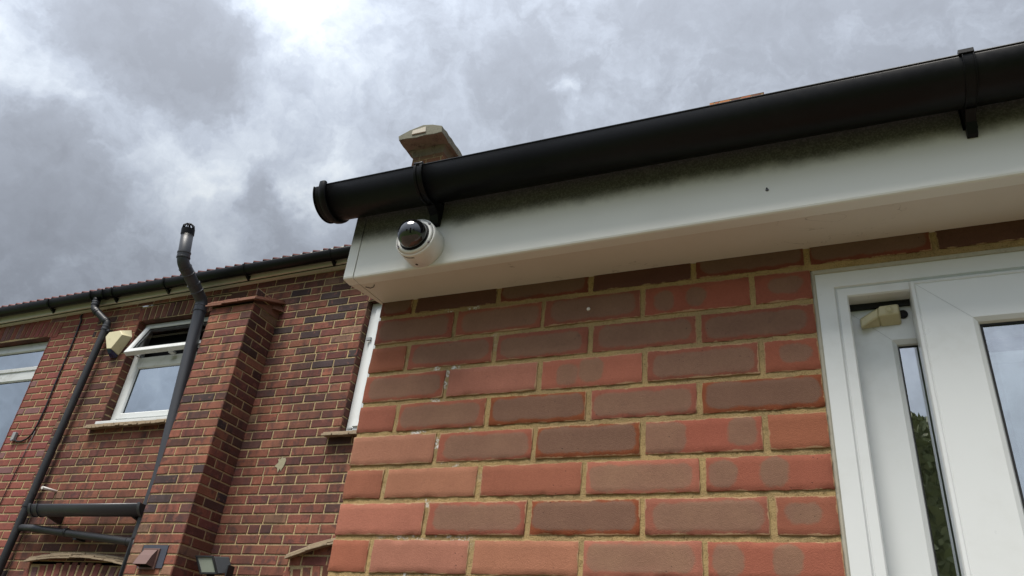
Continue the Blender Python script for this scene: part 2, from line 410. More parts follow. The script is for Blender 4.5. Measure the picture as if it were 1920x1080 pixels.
# grass, patio, leaves, bark
M['lawn'] = m_plain('lawn_grass', (.055, .085, .025), .9, .2, .5, (.09,.08,.03), 3, .6, 40, .4)
M['patio'] = m_plain('patio_paving', (.125, .092, .066), .9, .2, .5, (.07,.055,.04), 2, .4, 30, .2)
M['leaf'] = m_plain('tree_leaves', (.20, .22, .10), .6, .3, .5, (.25,.26,.14), 2, 0, 0, .5)
M['bark'] = m_plain('tree_bark', (.12, .09, .06), .9, .1, .5, (.05,.04,.03), 9, .6, 40)

# ------------------------------------------------------------------ ground
g = MB(); n = 24
for i in range(n):
    for j in range(n):
        x0, x1 = -400+800*i/n, -400+800*(i+1)/n; y0, y1 = -400+800*j/n, -400+800*(j+1)/n
        g.quad((x0,y0,-2.41),(x1,y0,-2.41),(x1,y1,-2.41),(x0,y1,-2.41))
o = g.build('ground', M['lawn']); o['kind'] = 'structure'
g = MB(); rp = random.Random(3)
for i in range(-10, 8):
    for j in range(-6, 6):
        x = i*.9; y = j*.6 + .03
        g.box(x+.004, x+.896, y+.004, y+.596, -2.45, -2.40+rp.uniform(0,.003))
o = g.build('patio', M['patio'], bevel=.004); o['kind'] = 'structure'

# ------------------------------------------------------------------ bricks
PXY = [0, 0]
def pal_far(r):
    q = r.random() + .22*(mn.noise(Vector((PXY[0]*.9, 1.3, PXY[1]*.7)))) ; k = r.uniform(.76, 1.0)
    if q < .44: c = (.215, .078, .052)
    elif q < .64: c = (.262, .102, .066)
    elif q < .85: c = (.150, .054, .044)
    elif q < .985: c = (.100, .046, .038)
    else: c = (.062, .043, .045)
    if r.random() < .03: c = (.24, .135, .09)
    return tuple(min(1, x*k*r.uniform(.95, 1.05)) for x in c)
def pal_new(r):
    q = r.random(); k = r.uniform(.88, 1.12)
    c = (.205, .066, .050) if q < .7 else ((.200, .058, .052) if q < .9 else (.17, .085, .085))
    return tuple(x*k for x in c)
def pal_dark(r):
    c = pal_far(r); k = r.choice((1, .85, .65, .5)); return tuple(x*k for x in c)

def one_brick(mb, O, U, V, N, a, b_, z0, z1, col, mi=0, r=None, cham=.0035, depth=.012, jit=.0012, fa=(0,)*4, fb=(0,)*4):
    """a raised brick face between a..b_ (along U) and z0..z1 (along V); N is outward"""
    j = lambda: r.uniform(-jit, jit) if r else 0
    off = r.uniform(-.0012, .0012) if r else 0
    P = lambda u, v, n_: O + U*u + V*v + N*(n_)
    cu = [(a+j(), z0+j()), (b_+j(), z0+j()), (b_+j(), z1+j()), (a+j(), z1+j())]
    mx_, my_ = (a+b_)/2, (z0+z1)/2
    inn = [(u + (cham if u < mx_ else -cham), v + (cham if v < my_ else -cham)) for u, v in cu]
    n0 = mb.add([P(u, v, -depth) for u, v in cu]); n1 = mb.add([P(u, v, -cham*.8+off) for u, v in cu]); n2 = mb.add([P(u, v, off) for u, v in inn])
    uv = lambda L: [(u-mx_, v-my_) for u, v in L]
    k = dict(mi=mi, col=col, fa=fa, fb=fb)
    mb.face((n2, n2+1, n2+2, n2+3), uv=uv(inn), **k)
    for q in range(4):
        w_ = (q+1) % 4
        mb.face((n1+q, n1+w_, n2+w_, n2+q), uv=[uv(cu)[q], uv(cu)[w_], uv(inn)[w_], uv(inn)[q]], **k)
        mb.face((n0+q, n0+w_, n1+w_, n1+q), uv=[uv(cu)[q], uv(cu)[w_]]*2, **k)

def ivl(u0, u1, zm, ops):
    L = [(u0, u1)]
    for (a, b_, z0, z1) in ops:
        if z0 < zm < z1:
            N_ = []
            for (p, q) in L:
                if b_ <= p or a >= q: N_.append((p, q)); continue
                if a > p: N_.append((p, a))
                if b_ < q: N_.append((b_, q))
            L = N_
    return L

def patch(mb, O, U, N, u0, u1, ztop, rows, ops=(), pal=pal_far, seed=1, phase=(0, .109), pitch=.2185, course=.0755,
          joint=.0125, mi=0, mm=1, k0=0, hdr=None, mort=True, cham=.0035):
    O = Vector(O); U = Vector(U).normalized(); N = Vector(N).normalized(); V = Vector((0,0,1)); r = random.Random(seed)
    for k in range(rows):
        zt = ztop - k*course; zb = zt - course; zm = (zt+zb)/2
        if hdr:   # explicit widths pattern alternating
            pts = [u0]; 
            for wd in hdr[(k+k0) % 2]: pts.append(pts[-1]+wd)
            pts = [p for p in pts if p < u1-.02] + [u1]
        else:
            ph = phase[(k+k0) % 2] + r.uniform(-.006, .006)
            s0 = math.floor((u0-ph)/pitch)
            pts = [ph + (s0+i)*pitch + r.uniform(-.004, .004) for i in range(int((u1-u0)/pitch)+4)]
            # occasional half bats
            ex = []
            for i in range(len(pts)-1):
                ex.append(pts[i])
                if r.random() < .05: ex.append((pts[i]+pts[i+1])/2)
            pts = ex + [pts[-1]]
        for (p, q) in ivl(u0, u1, zm, ops):
            if mort:
                c4 = [O+U*p+V*zb-N*.0055, O+U*q+V*zb-N*.0055, O+U*q+V*zt-N*.0055, O+U*p+V*zt-N*.0055]
                mb.poly(c4, mi=mm, col=(1,1,1))
            for i in range(len(pts)-1):
                a = max(pts[i], p); b_ = min(pts[i+1], q)
                if b_-a < .03: continue
                ja = 0 if a == p else joint/2; jb = 0 if b_ == q else joint/2
                PXY[0] = a + O.x + seed*.1; PXY[1] = zm
                one_brick(mb, O, U, V, N, a+ja, b_-jb, zb+joint/2, zt-joint/2, pal(r), mi, r, cham=cham)

# ================================================================== FAR HOUSE
XI, YW, ZC, YP, CO = -3.5464, 3.3449, 2.2735, 3.0185, .0755
ZG = -2.4
XS = -5.925                      # straight joint: newer brickwork to its left
OPL = (-7.75, -6.57, .95, 2.435)      # window by the left edge
OPM = (-5.315, -4.2, 1.393, 2.47)     # middle window
OPR = (-2.600, -1.35, 1.165, 2.36)    # window half hidden by the extension
ARL = (-7.85, -6.47, 2.434, 2.63)
ARM = (-5.36, -4.2, 2.469, 2.64)
ARG = (-5.50, -4.36, -.16, .135)      # ground floor arch
ARH = (-2.78, -1.3, -.16, .17)
OPG = (-5.42, -4.44, -1.6, -.16); OPH = (-2.70, -1.4, -1.6, -.16)
house = thing('brick_house', 'two-storey red brick house with white framed windows, behind the extension on the left', 'house', (-4, 4, ZG))
ZTOPROW = ZC + CO*6
rows = int((ZTOPROW-ZG)/CO)+1
wb = MB(); wb.attr = True
ops = [OPL, OPM, OPR, ARL, ARM, ARG, ARH, OPG, OPH]
patch(wb, (0, YW, 0), (1,0,0), (0,-1,0), XS, 2.5, ZTOPROW, rows, ops, pal_far, 11, (-3.477+.0055, -3.351+.0055), k0=0)
patch(wb, (0, YW+.004, 0), (1,0,0), (0,-1,0), -9.2, XS, ZTOPROW+.03, rows+1, ops, pal_new, 12, (XS, XS+.11), mi=2, joint=.0145)
# reveals
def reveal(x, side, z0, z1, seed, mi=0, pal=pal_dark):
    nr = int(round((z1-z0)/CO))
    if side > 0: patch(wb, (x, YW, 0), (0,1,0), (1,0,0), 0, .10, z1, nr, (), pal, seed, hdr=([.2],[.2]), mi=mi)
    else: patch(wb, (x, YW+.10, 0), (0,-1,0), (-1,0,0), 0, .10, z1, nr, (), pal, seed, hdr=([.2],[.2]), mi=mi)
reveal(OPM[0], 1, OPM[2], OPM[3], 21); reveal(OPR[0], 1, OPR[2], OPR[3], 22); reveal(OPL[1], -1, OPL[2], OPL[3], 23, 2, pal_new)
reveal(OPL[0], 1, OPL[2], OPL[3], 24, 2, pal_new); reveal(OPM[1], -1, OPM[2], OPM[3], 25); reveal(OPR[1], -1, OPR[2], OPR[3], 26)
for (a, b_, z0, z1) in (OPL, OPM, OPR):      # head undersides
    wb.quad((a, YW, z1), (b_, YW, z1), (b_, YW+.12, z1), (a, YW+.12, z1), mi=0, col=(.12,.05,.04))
# soldier arches (bricks on end)
def soldiers(a, b_, z0, z1, rise, seed, pal, mi=0, fan=.25):
    r = random.Random(seed); n_ = int((b_-a)/.0765); O = Vector((0, YW, 0)); cx = (a+b_)/2
    wb.poly([(a, YW+.0065, z0), (b_, YW+.0065, z0), (b_, YW+.0065, z1), (a, YW+.0065, z1)], mi=1)
    for i in range(n_):
        x = a + (b_-a)*(i+.5)/n_; tt = (x-cx)/((b_-a)/2); lift = -rise*tt*tt
        U = Vector((1, 0, -.02*tt)).normalized(); V = Vector((tt*fan, 0, 1)).normalized()
        one_brick(wb, O+Vector((x, 0, z0+lift+rise*.5)), U, V, Vector((0,-1,0)), -.032, .032, .004, (z1-z0)-.012, pal(r), mi, r)
soldiers(ARL[0], ARL[1], 2.434, 2.63, .05, 31, pal_new, 2, .12)
soldiers(ARM[0], ARM[1], 2.469, 2.64, .02, 32, pal_dark, 0, .1)
soldiers(ARG[0], ARG[1], -.15, .135, .07, 33, pal_new, 0, .28); soldiers(ARH[0], ARH[1], -.16, .17, .07, 34, pal_dark, 0, .2)
# grey cement patch
r = random.Random(5)
pp = [(-3.10+.040*cos(a)*(1+.5*r.uniform(-1,1)), YW-.004, .93+.055*sin(a)*(1+.45*r.uniform(-1,1))) for a in [i*2*pi/18 for i in range(18)]]
wb.poly(pp[::-1], mi=3)
# plain flanks and back of the house
for (A, B) in (((-9.2, YW), (-9.2, 10.5)), ((2.5, YW), (2.5, 10.5))):
    sgn = -1 if A[0] < 0 else 1
    nrm = (sgn, 0, 0)
    O_ = (A[0], YW if sgn > 0 else 10.5, 0); U_ = (0, sgn, 0)
    patch(wb, O_, U_, nrm, 0, 7.1, ZTOPROW, rows, (), pal_far, 40+sgn, mi=0)
wb.quad((-9.2, 10.5, ZG), (2.5, 10.5, ZG), (2.5, 10.5, 2.7), (-9.2, 10.5, 2.7), mi=1)
wb.build('wall', [M['brick_far'], M['mortar_far'], M['brick_new'], M['render_patch']], house)
# pier (projecting stack of brickwork)
pb = MB(); pb.attr = True
PL = XI-.475
rp_ = int((ZC-CO*-0.35-ZG)/CO)
ztp = ZC
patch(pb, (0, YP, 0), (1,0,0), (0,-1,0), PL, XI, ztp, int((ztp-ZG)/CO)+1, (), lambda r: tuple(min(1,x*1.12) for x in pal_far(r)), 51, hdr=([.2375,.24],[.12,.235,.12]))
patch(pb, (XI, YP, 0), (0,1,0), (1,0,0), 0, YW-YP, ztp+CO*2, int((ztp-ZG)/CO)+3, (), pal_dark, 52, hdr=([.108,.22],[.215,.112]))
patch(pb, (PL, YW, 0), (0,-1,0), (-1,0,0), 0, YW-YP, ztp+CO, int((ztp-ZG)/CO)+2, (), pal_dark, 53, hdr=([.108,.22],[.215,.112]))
pb.build('pier', [M['brick_far'], M['mortar_far']], house, label='red brick pier standing forward of the house wall')
# pier cap: sloping layers of tile slips
cb = MB(); r = random.Random(8)
for L in range(3):
    ov = .045 - .012*L; z0 = 2.278 + .019*L; y0 = YP - ov; th = .015
    zs_ = .15 + .0*L
    xs = [PL-ov + (XI-PL+2*ov)*i/3 for i in range(4)]
    for i in range(3):
        a, b_ = xs[i]+.002, xs[i+1]-.002; dz = r.uniform(-.003, .003); dy = r.uniform(-.006, .006)
        A = [(a, y0+dy, z0+dz), (b_, y0+dy, z0+dz+r.uniform(-.003,.003)), (b_, y0+dy, z0+th+dz), (a, y0+dy, z0+th+dz)]
        B = [(p[0], YW, p[2]+zs_) for p in A]
        cb.prism(A, B)
cb.build('pier_cap', M['red_tile_slip'], house, bevel=.002)
# mortar fillet where cap meets the wall on the right
fb_ = MB(); fb_.poly([(XI+.002, YP+.02, 2.275), (XI+.002, YW, 2.275), (XI+.002, YW, 2.415)]); fb_.build('pier_cap_mortar', M['red_tile_slip'], house); fb_ = MB()
fb_.prism([(XI+.004, YW-.11, 2.33), (XI+.03, YW-.10, 2.33), (XI+.004, YW-.11, 2.37)], [(XI+.004, YW, 2.36), (XI+.05, YW, 2.35), (XI+.004, YW, 2.43)])
fb_.build('pier_cap_mortar', M['red_tile_slip'], house)

def ze(x): return 2.640 + .0195*(x+7.2)       # eaves line (very slightly out of level)
# eaves: fascia + soffit
XA, XB = -9.3, 2.6
def sheared_box(mb, x0, x1, y0, y1, za, zb, **k):
    n0 = mb.add([(x0,y0,ze(x0)+za),(x0,y1,ze(x0)+za),(x0,y1,ze(x0)+zb),(x0,y0,ze(x0)+zb)]); n1 = mb.add([(x1,y0,ze(x1)+za),(x1,y1,ze(x1)+za),(x1,y1,ze(x1)+zb),(x1,y0,ze(x1)+zb)])
    for q in range(4):
        w_ = (q+1) % 4; mb.face((n0+q, n1+q, n1+w_, n0+w_), **k)
    mb.face((n0+3,n0+2,n0+1,n0), **k); mb.face((n1,n1+1,n1+2,n1+3), **k)
e = MB(); sheared_box(e, XA, XB, 3.262, 3.284, .012, .20); e.build('fascia', M['eaves_white'], house, bevel=.002)
e = MB(); sheared_box(e, XA, XB, 3.306, YW+.05, .010, .022);
e.build('soffit', M['eaves_white'], house, bevel=.0015)
e = MB(); sheared_box(e, XA, XB, 3.2845, 3.36, .046, .060); e.build('eaves_shadow_gap', M['dark_gap'], house)  # black strip colours in the shade of the gap behind the fascia
# far gutter
def zr(x): return 2.783 + .0120*(x+5.7)
def gutter_mesh(mb, x0, x1, yc, zf, rw, rd, th=.0035, n=26, nx=1, yf=None, **k):
    k.setdefault('smooth', True)
    yfn = yf or (lambda x: yc)
    rings = []
    for i in range(nx+1):
        x = x0+(x1-x0)*i/nx; z = zf(x); y = yfn(x)
        out_ = [(x, y-rw*cos(pi*q/n), z-rd*sin(pi*q/n)) for q in range(n+1)]
        inn_ = [(x, y-(rw-th)*cos(pi*q/n), z-(rd-th)*sin(pi*q/n)) for q in range(n+1)][::-1]
        lip = [(x, y-rw-.002, z+.0), (x, y-rw-.002, z+.004), (x, y-rw+.004, z+.004)]
        rings.append(out_ + inn_)
    mb.loft(rings, True, True, True, **k)
def band(mb, xc, wd, yc, zc, rw, rd, a0=0, a1=pi, n=26, th=.004, lipup=.006, **k):
    k.setdefault('smooth', False)
    A = [a0+(a1-a0)*q/n for q in range(n+1)]
    def ring(x):
        o_ = [(x, yc-(rw+th)*cos(a), zc-(rd+th)*sin(a)) for a in A]; i_ = [(x, yc-(rw-.001)*cos(a), zc-(rd-.001)*sin(a)) for a in A][::-1]
        return [(x, yc-(rw+th), zc+lipup)] + o_ + i_ + [(x, yc-(rw-.001), zc+lipup)]
    mb.loft([ring(xc-wd/2), ring(xc+wd/2)], True, True, True, **k)
GY, GRW, GRD = 3.200, .058, .076
gm = MB(); gutter_mesh(gm, XA, XB, GY, zr, GRW, GRD, nx=1)
gut = gm.build('gutter', M['black_pvc'], house, label='black eaves gutter of the house, above its upstairs windows')
for bx in (-8.3, -7.45, -6.56, -5.64, -4.94, -3.95, -2.985, -2.0, -1.0, 0.0):
    b1 = MB(); band(b1, bx, .022, GY, zr(bx), GRW, GRD)
    z = zr(bx)
    b1.prism([(bx-.011, GY+.01, z-GRD-.001), (bx-.011, 3.2615, z-.055), (bx-.011, 3.2615, z-GRD-.032)], [(bx+.011, GY+.01, z-GRD-.001), (bx+.011, 3.2615, z-.055), (bx+.011, 3.2615, z-GRD-.032)])
    b1.build('bracket', M['black_pvc'], gut)
# running outlet
ox = -5.865
b1 = MB(); band(b1, ox-.07, .016, GY, zr(ox), GRW+.002, GRD+.002); band(b1, ox+.10, .016, GY, zr(ox), GRW+.002, GRD+.002)
b1.tube([(ox, GY, zr(ox)-GRD+.02), (ox, GY, zr(ox)-GRD-.04)], .038); b1.build('outlet', M['black_pvc'], gut)

# roof
rb = MB(); sl_ = math.tan(RD(33))
def saw(x0, x1, wstep, h):
    P_ = []; x = x0
    while x < x1: P_.append((x, h)); P_.append((x+wstep*.985, .003)); x += wstep
    return P_
prof = saw(-9.35, 2.65, .112, .030)
def roofline(y, zoff, th=0):
    return [(x, y, zr(x) + zoff + h + .004 - th) for x, h in prof]
yy = 3.165; k = 0; prev = None
while yy < 7.0:
    y1 = min(yy+.11, 7.0)
    ra = roofline(yy, .010+(yy-3.165)*sl_); rb_ = roofline(y1+.01, .004+(y1-3.165)*sl_); rc = roofline(yy, .010+(yy-3.165)*sl_, .012)
    na = rb.add(ra); nb = rb.add(rb_); nc = rb.add(rc)
    for i in range(len(prof)-1):
        rb.face((na+i, na+i+1, nb+i+1, nb+i)); rb.face((nc+i, nc+i+1, na+i+1, na+i))
    yy = y1 if yy > 3.5 else yy+.11
    if y1 >= 7.0: break
zt_ = 2.8+(7-3.165)*sl_
rb.quad((-9.35, 7, zt_-.02), (2.65, 7, zt_+.08), (2.65, 10.8, 2.7), (-9.35, 10.8, 2.7))
rb.poly([(-9.2, YW, 2.7), (-9.2, 7, zt_-.06), (-9.2, 10.5, 2.7)]); rb.poly([(2.5, YW, 2.75), (2.5, 7, zt_), (2.5, 10.5, 2.75)])
rb.quad((-9.3, 3.19, 2.77), (2.6, 3.19, 2.86), (2.6, 3.40, 2.98), (-9.3, 3.40, 2.9))
rb.build('roof', M['roof_tile'], house)

# chimneys
def chimney(x0, x1, y0, y1, zb, zt, seed, name, label):
    c_ = MB(); c_.attr = True; rr_ = int((zt-zb)/CO)+1
    palx = lambda r: tuple(x*.85 for x in ((.24,.115,.065) if r.random() < .6 else (.22,.135,.085)))
    patch(c_, (0, y0, 0), (1,0,0), (0,-1,0), x0, x1, zt, rr_, (), palx, seed, (x0, x0+.11))
    patch(c_, (x1, y0, 0), (0,1,0), (1,0,0), 0, y1-y0, zt, rr_, (), palx, seed+1, (0, .11))
    patch(c_, (x0, y1, 0), (0,-1,0), (-1,0,0), 0, y1-y0, zt, rr_, (), palx, seed+2, (0, .11))
    c_.quad((x0, y1, zb), (x1, y1, zb), (x1, y1, zt), (x0, y1, zt), mi=1); c_.quad((x0,y0,zt-.008),(x1,y0,zt-.008),(x1,y1,zt-.008),(x0,y1,zt-.008), mi=1)
    return c_.build(name, [M['brick_new'], M['mortar_far']], house, label=label)
ch1 = chimney(-3.865, -3.405, 5.27, 5.80, 3.6, 5.895, 61, 'chimney', 'brick chimney with a thick weathered stone cap')
# cap: saddle-backed slab, built as a rough subdivided mesh
cm = MB(); r = random.Random(9)
front = [(-3.955, 5.905), (-3.978, 5.985), (-3.80, 6.055), (-3.62, 6.092), (-3.47, 6.058), (-3.315, 6.012), (-3.300, 5.890)]
bot = [(-3.42, 5.892), (-3.55, 5.900), (-3.68, 5.896), (-3.84, 5.902)]
polyf = front + bot
ny = 14; rings = []
for j in range(ny+1):
    y = 5.0 + .95*j/ny; ring = []
    for (x, z) in polyf:
        n_ = mn.noise_vector(Vector((x*5, y*5, z*5)))*.014 + mn.noise_vector(Vector((x*19, y*19, z*19)))*.012
        ring.append((x+n_.x, y+n_.y*.6, z+n_.z))
    rings.append(ring)
cm.loft(rings, True, True, True)
co = cm.build('chimney_cap', M['stone'], ch1, bevel=.008)
cm = MB()
cm.prism([(-3.755, 4.984, 5.952), (-3.545, 4.984, 5.950), (-3.555, 4.984, 6.038), (-3.750, 4.984, 6.018)], [(-3.755, 5.02, 5.952), (-3.545, 5.02, 5.950), (-3.555, 5.02, 6.038), (-3.750, 5.02, 6.018)])
cm.build('cap_patch', M['stone_pale'], ch1, bevel=.004)
# corbel of mortar beneath the cap
cm = MB(); rings = []
for (z, o_) in ((5.80, .004), (5.835, .016), (5.87, .030), (5.90, .05)):
    rings.append([(-3.865-o_, 5.27-o_, z), (-3.405+o_, 5.27-o_, z), (-3.405+o_, 5.80+o_, z), (-3.865-o_, 5.80+o_, z)])
cm.loft(rings); cm.build('cap_corbel', M['stone'], ch1, bevel=.01)
# low broad stack further right: only its rough top course shows above the extension gutter
OC = MB(); OC.attr = True
palo = lambda r: r.choice(((.40,.17,.07),(.33,.12,.06),(.44,.21,.09),(.16,.07,.045)))
patch(OC, (0, 5.0, 0), (1,0,0), (0,-1,0), .085, .655, 5.442, 26, (), palo, 71, (.085, .14), pitch=.11)
patch(OC, (.655, 5.0, 0), (0,1,0), (1,0,0), 0, .6, 5.442, 26, (), palo, 72, (0, .11)); patch(OC, (.085, 5.6, 0), (0,-1,0), (-1,0,0), 0, .6, 5.442, 26, (), palo, 73, (0, .11))
OC.quad((.085,5.,5.435),(.655,5.,5.435),(.655,5.6,5.435),(.085,5.6,5.435), mi=1)
OC.quad((.085,5.6,3.4),(.655,5.6,3.4),(.655,5.6,5.39),(.085,5.6,5.39), mi=1)
OC.build('chimney', [M['brick_new'], M['mortar_far']], house, label='low orange brick chimney just peeping over the long gutter')

# ---------------------------------------------------------------- windows
def rect_frame(mb, x0, x1, z0, z1, prof, T=None, **k):
    """mitred frame; prof = [(inset from outer edge, y)], T maps (x,y,z)"""
    T = T or (lambda p: p)
    rings = []
    for (i, y) in prof: rings.append([T((x0+i, y, z0+i)), T((x1-i, y, z0+i)), T((x1-i, y, z1-i)), T((x0+i, y, z1-i))])
    mb.loft(rings, True, False, False, **k)
def frame_prof(w_, yf, d, ch=.006):
    return [(0, yf+d), (0, yf+ch*.5), (ch*.5, yf), (w_-ch*2, yf), (w_, yf+ch*2), (w_, yf+d)]
FY = 3.430
def room(mb, x0, x1, z0, z1, y=YW+.16, depth=1.2):
    mb.box(x0-.2, x1+.2, y+.02, y+depth, z0-.3, z1+.3)
# middle window: top hung vent open above a fixed light
wf = MB()
x0, x1, z0, z1 = OPM[0]+.004, OPM[1]-.004, 1.40, OPM[3]
rect_frame(wf, x0, x1, z0, z1, frame_prof(.062, FY, .06)); 
wf.box(x0+.058, x1-.058, FY+.002, FY+.058, 2.035, 2.095)
rect_frame(wf, x0+.060, x1-.060, z0+.058, 2.037, frame_prof(.062, FY-.008, .03))
win = wf.build('window', M['upvc_far'], house, bevel=.0015, label='white window with its top vent pushed open')
gg = MB(); gg.quad((x0+.115, FY+.014, z0+.112), (x1-.115, FY+.014, z0+.112), (x1-.115, FY+.014, 1.983), (x0+.115, FY+.014, 1.983)); gg.build('pane', M['glass_far'], win)
gg = MB(); rect_frame(gg, x0+.116, x1-.116, z0+.113, 1.982, [(0, FY+.010), (.010, FY+.010), (.010, FY+.0135)]); gg.build('gasket', M['dark_gap'], win)
# vent sash
hz, hy = 2.462, FY-.012; bz, by = 2.080, 3.262
vdir = Vector((0, by-hy, bz-hz)); Lh = vdir.length; vdir.normalize(); vn = Vector((0, vdir.z, -vdir.y))
if vn.y > 0: vn = -vn
def TV(p):   # p = (x, depth(+in), z along sash from bottom=0 to Lh)
    return tuple(Vector((p[0], hy, hz)) + vdir*(Lh-p[2]) - vn*p[1])
vs = MB(); rect_frame(vs, x0+.048, x1-.048, 0, Lh, [(0,.05),(0,.004),(.003,0),(.046,0),(.056,.012),(.056,.05),(0,.05)], TV)
vs.build('vent_sash', M['upvc_far'], win)
vs = MB(); vs.poly([TV((x0+.1, .02, .052)), TV((x1-.1, .02, .052)), TV((x1-.1, .02, Lh-.052)), TV((x0+.1, .02, Lh-.052))]); vs.build('vent_pane', m_glass('vent_glass', .0, (.8,.85,.9), (.35,.37,.38)), win)
vs = MB(); rect_frame(vs, x0+.102, x1-.102, .054, Lh-.054, [(0,.014),(.009,.014),(.009,.019)], TV); vs.build('vent_gasket', M['dark_gap'], win)
vs = MB(); vs.box(-4.80, -4.74, 3.37, 3.415, 2.085, 2.105); vs.build('window_catch', M['upvc_far'], win, bevel=.004); vs = MB(); vs.box(x0+.06, x0+.075, 3.29, FY, 2.10, 2.108); vs.build('window_stay', M['upvc_far'], win)
rm = MB(); room(rm, x0, x1, z0, z1); rm.build('room', M['dark_room'], win)
rm = MB(); 
rm.quad((x0+.16, YW+.165, z0+.1), (x1-.05, YW+.165, z0+.1), (x1-.05, YW+.165, 2.02), (x0+.16, YW+.165, 2.02)); rm.build('net_curtain', M['curtain'], win)
sb = MB(); sb.box(OPM[0]-.02, OPM[1]+.0, 3.305, FY+.02, 1.366, 1.398); sb.build('window_sill', M['upvc_far'], house, bevel=.006, label='white plastic sill under the middle window')
def tile_sill(xa, xb, z, seed, nm='tile_sill'):
    q = MB(); r = random.Random(seed)
    for L in range(2):
        x = xa
        while x < xb-.01:
            wd = r.uniform(.045, .06) if L == 0 else r.uniform(.1, .16); x2 = min(x+wd, xb); yf = 3.268+.012*L+r.uniform(-.006, .006); dz = r.uniform(-.004,.004)
            zc_ = z - .030 + .0175*L
            A = [(x+.001, yf, zc_+dz-.004), (x2-.001, yf, zc_+dz-.004), (x2-.001, yf, zc_+.013+dz), (x+.001, yf, zc_+.013+dz)]
            q.prism(A, [(p[0], YW+.01, p[2]+.014) for p in A]); x = x2
    q.build(nm, M['lead_tile'], house, bevel=.002)
tile_sill(OPM[0]-.10, OPM[1]+.04, 1.357, 3)
tile_sill(OPR[0]-.11, OPR[1]+.1, 1.150, 4)
# left window
wf = MB(); x0, x1, z0, z1 = OPL[0]+.004, OPL[1]-.004, OPL[2]+.03, OPL[3]-.005
wf2 = wf
rect_frame(wf, x0, x1, z0, z1, frame_prof(.060, FY, .06)); wf.box(x0+.058, x1-.058, FY+.002, FY+.058, 2.035, 2.10)
rect_frame(wf, x0+.052, x1-.052, 2.094, z1-.052, frame_prof(.048, FY-.010, .03)); rect_frame(wf, x0+.052, x1-.052, z0+.052, 2.030, frame_prof(.052, FY-.010, .03))
win2 = wf.build('window', M['upvc_far'], house, bevel=.0015, label='white window under the brick arch at the left edge')
for (a, b_) in ((2.136, z1-.094), (z0+.098, 1.984)):
    gg = MB(); gg.quad((x0+.096, FY+.014, a), (x1-.096, FY+.014, a), (x1-.096, FY+.014, b_), (x0+.096, FY+.014, b_)); gg.build('pane', M['glass_far'], win2)
    gg = MB(); rect_frame(gg, x0+.097, x1-.097, a+.001, b_-.001, [(0, FY+.010), (.009, FY+.010), (.009, FY+.0135)]); gg.build('gasket', M['dark_gap'], win2)
rm = MB(); rm.quad((x0+.06, YW+.168, z0+.05), (x1-.06, YW+.168, z0+.05), (x1-.06, YW+.168, z1-.05), (x0+.06, YW+.168, z1-.05)); rm.build('net_curtain', M['curtain'], win2)
rm = MB(); room(rm, x0, x1, z0, z1); rm.build('room', M['dark_room'], win2)
sb = MB(); sb.box(OPL[0]-.02, OPL[1]+.02, 3.30, FY+.02, OPL[2], OPL[2]+.03); sb.build('window_sill', M['upvc_far'], house, bevel=.005)
# right window
wf = MB(); x0, x1, z0, z1 = OPR[0]+.004, OPR[1]-.004, OPR[2]+.008, OPR[3]-.004
rect_frame(wf, x0, x1, z0, z1, frame_prof(.066, FY-.02, .06)); rect_frame(wf, x0+.058, x1-.058, z0+.058, z1-.058, frame_prof(.060, FY-.034, .04))
win3 = wf.build('window', M['upvc'], house, bevel=.0015, label='white window half hidden behind the extension corner')
gg = MB(); gg.quad((x0+.11, FY-.004, z0+.11), (x1-.11, FY-.004, z0+.11), (x1-.11, FY-.004, z1-.11), (x0+.11, FY-.004, z1-.11)); gg.build('pane', M['glass_far'], win3)
gg = MB(); gg.box(x0+.0305, x0+.075, FY-.052, FY-.0345, 1.985, 2.012); gg.build('hinge', M['grey_box'], win3); gg = MB(); gg.box(x0+.03, x0+.07, FY-.05, FY-.0345, 1.20, 1.215); gg.build('hinge', M['grey_box'], win3)
rm = MB(); room(rm, x0, x1, z0, z1); rm.build('room', M['dark_room'], win3)
# ground floor windows (below the frame)
for (a, b_, z0, z1) in (OPG, OPH):
    wf = MB(); rect_frame(wf, a+.004, b_-.004, z0, z1, frame_prof(.06, FY, .06)); ww = wf.build('window', M['upvc_far'], house)
    gg = MB(); gg.quad((a+.05, FY+.01, z0+.05), (b_-.05, FY+.01, z0+.05), (b_-.05, FY+.01, z1-.05), (a+.05, FY+.01, z1-.05)); gg.build('pane', M['glass_far'], ww)
    rm = MB(); room(rm, a, b_, z0, z1); rm.build('room', M['dark_room'], ww)
# arched tile hoods over the ground floor arches
def hood(xa, xb, zl, zm, zr_, seed, half=False):
    r = random.Random(seed)
    q = MB()
    for L in range(3):
        n_ = 9; pr = 0.062 - .014*L
        for i in range(n_):
            t0, t1 = i/n_, (i+1)/n_
            def zz_(tt): 
                return zl+(zr_-zl)*tt + (zm-(zl+zr_)/2)*(1-(2*tt-1)**2)
            a, b_ = xa+(xb-xa)*t0, xa+(xb-xa)*t1+.012
            dz = r.uniform(-.003, .003)+ .017*L; dy = r.uniform(-.007, .007)
            A = [(a, YW-pr+dy, zz_(t0)+dz), (b_, YW-pr+dy, zz_(t1)+dz), (b_, YW-pr+dy, zz_(t1)+dz+.014), (a, YW-pr+dy, zz_(t0)+dz+.014)]
            q.prism(A, [(p[0], YW+.01, p[2]+.012) for p in A])
    return q.build('arch_hood', M['lead_tile'], house, bevel=.002)
hood(-5.52, -4.34, .138, .178, .128, 5)
hood(-2.80, -1.3, .195, .34, .195, 6)

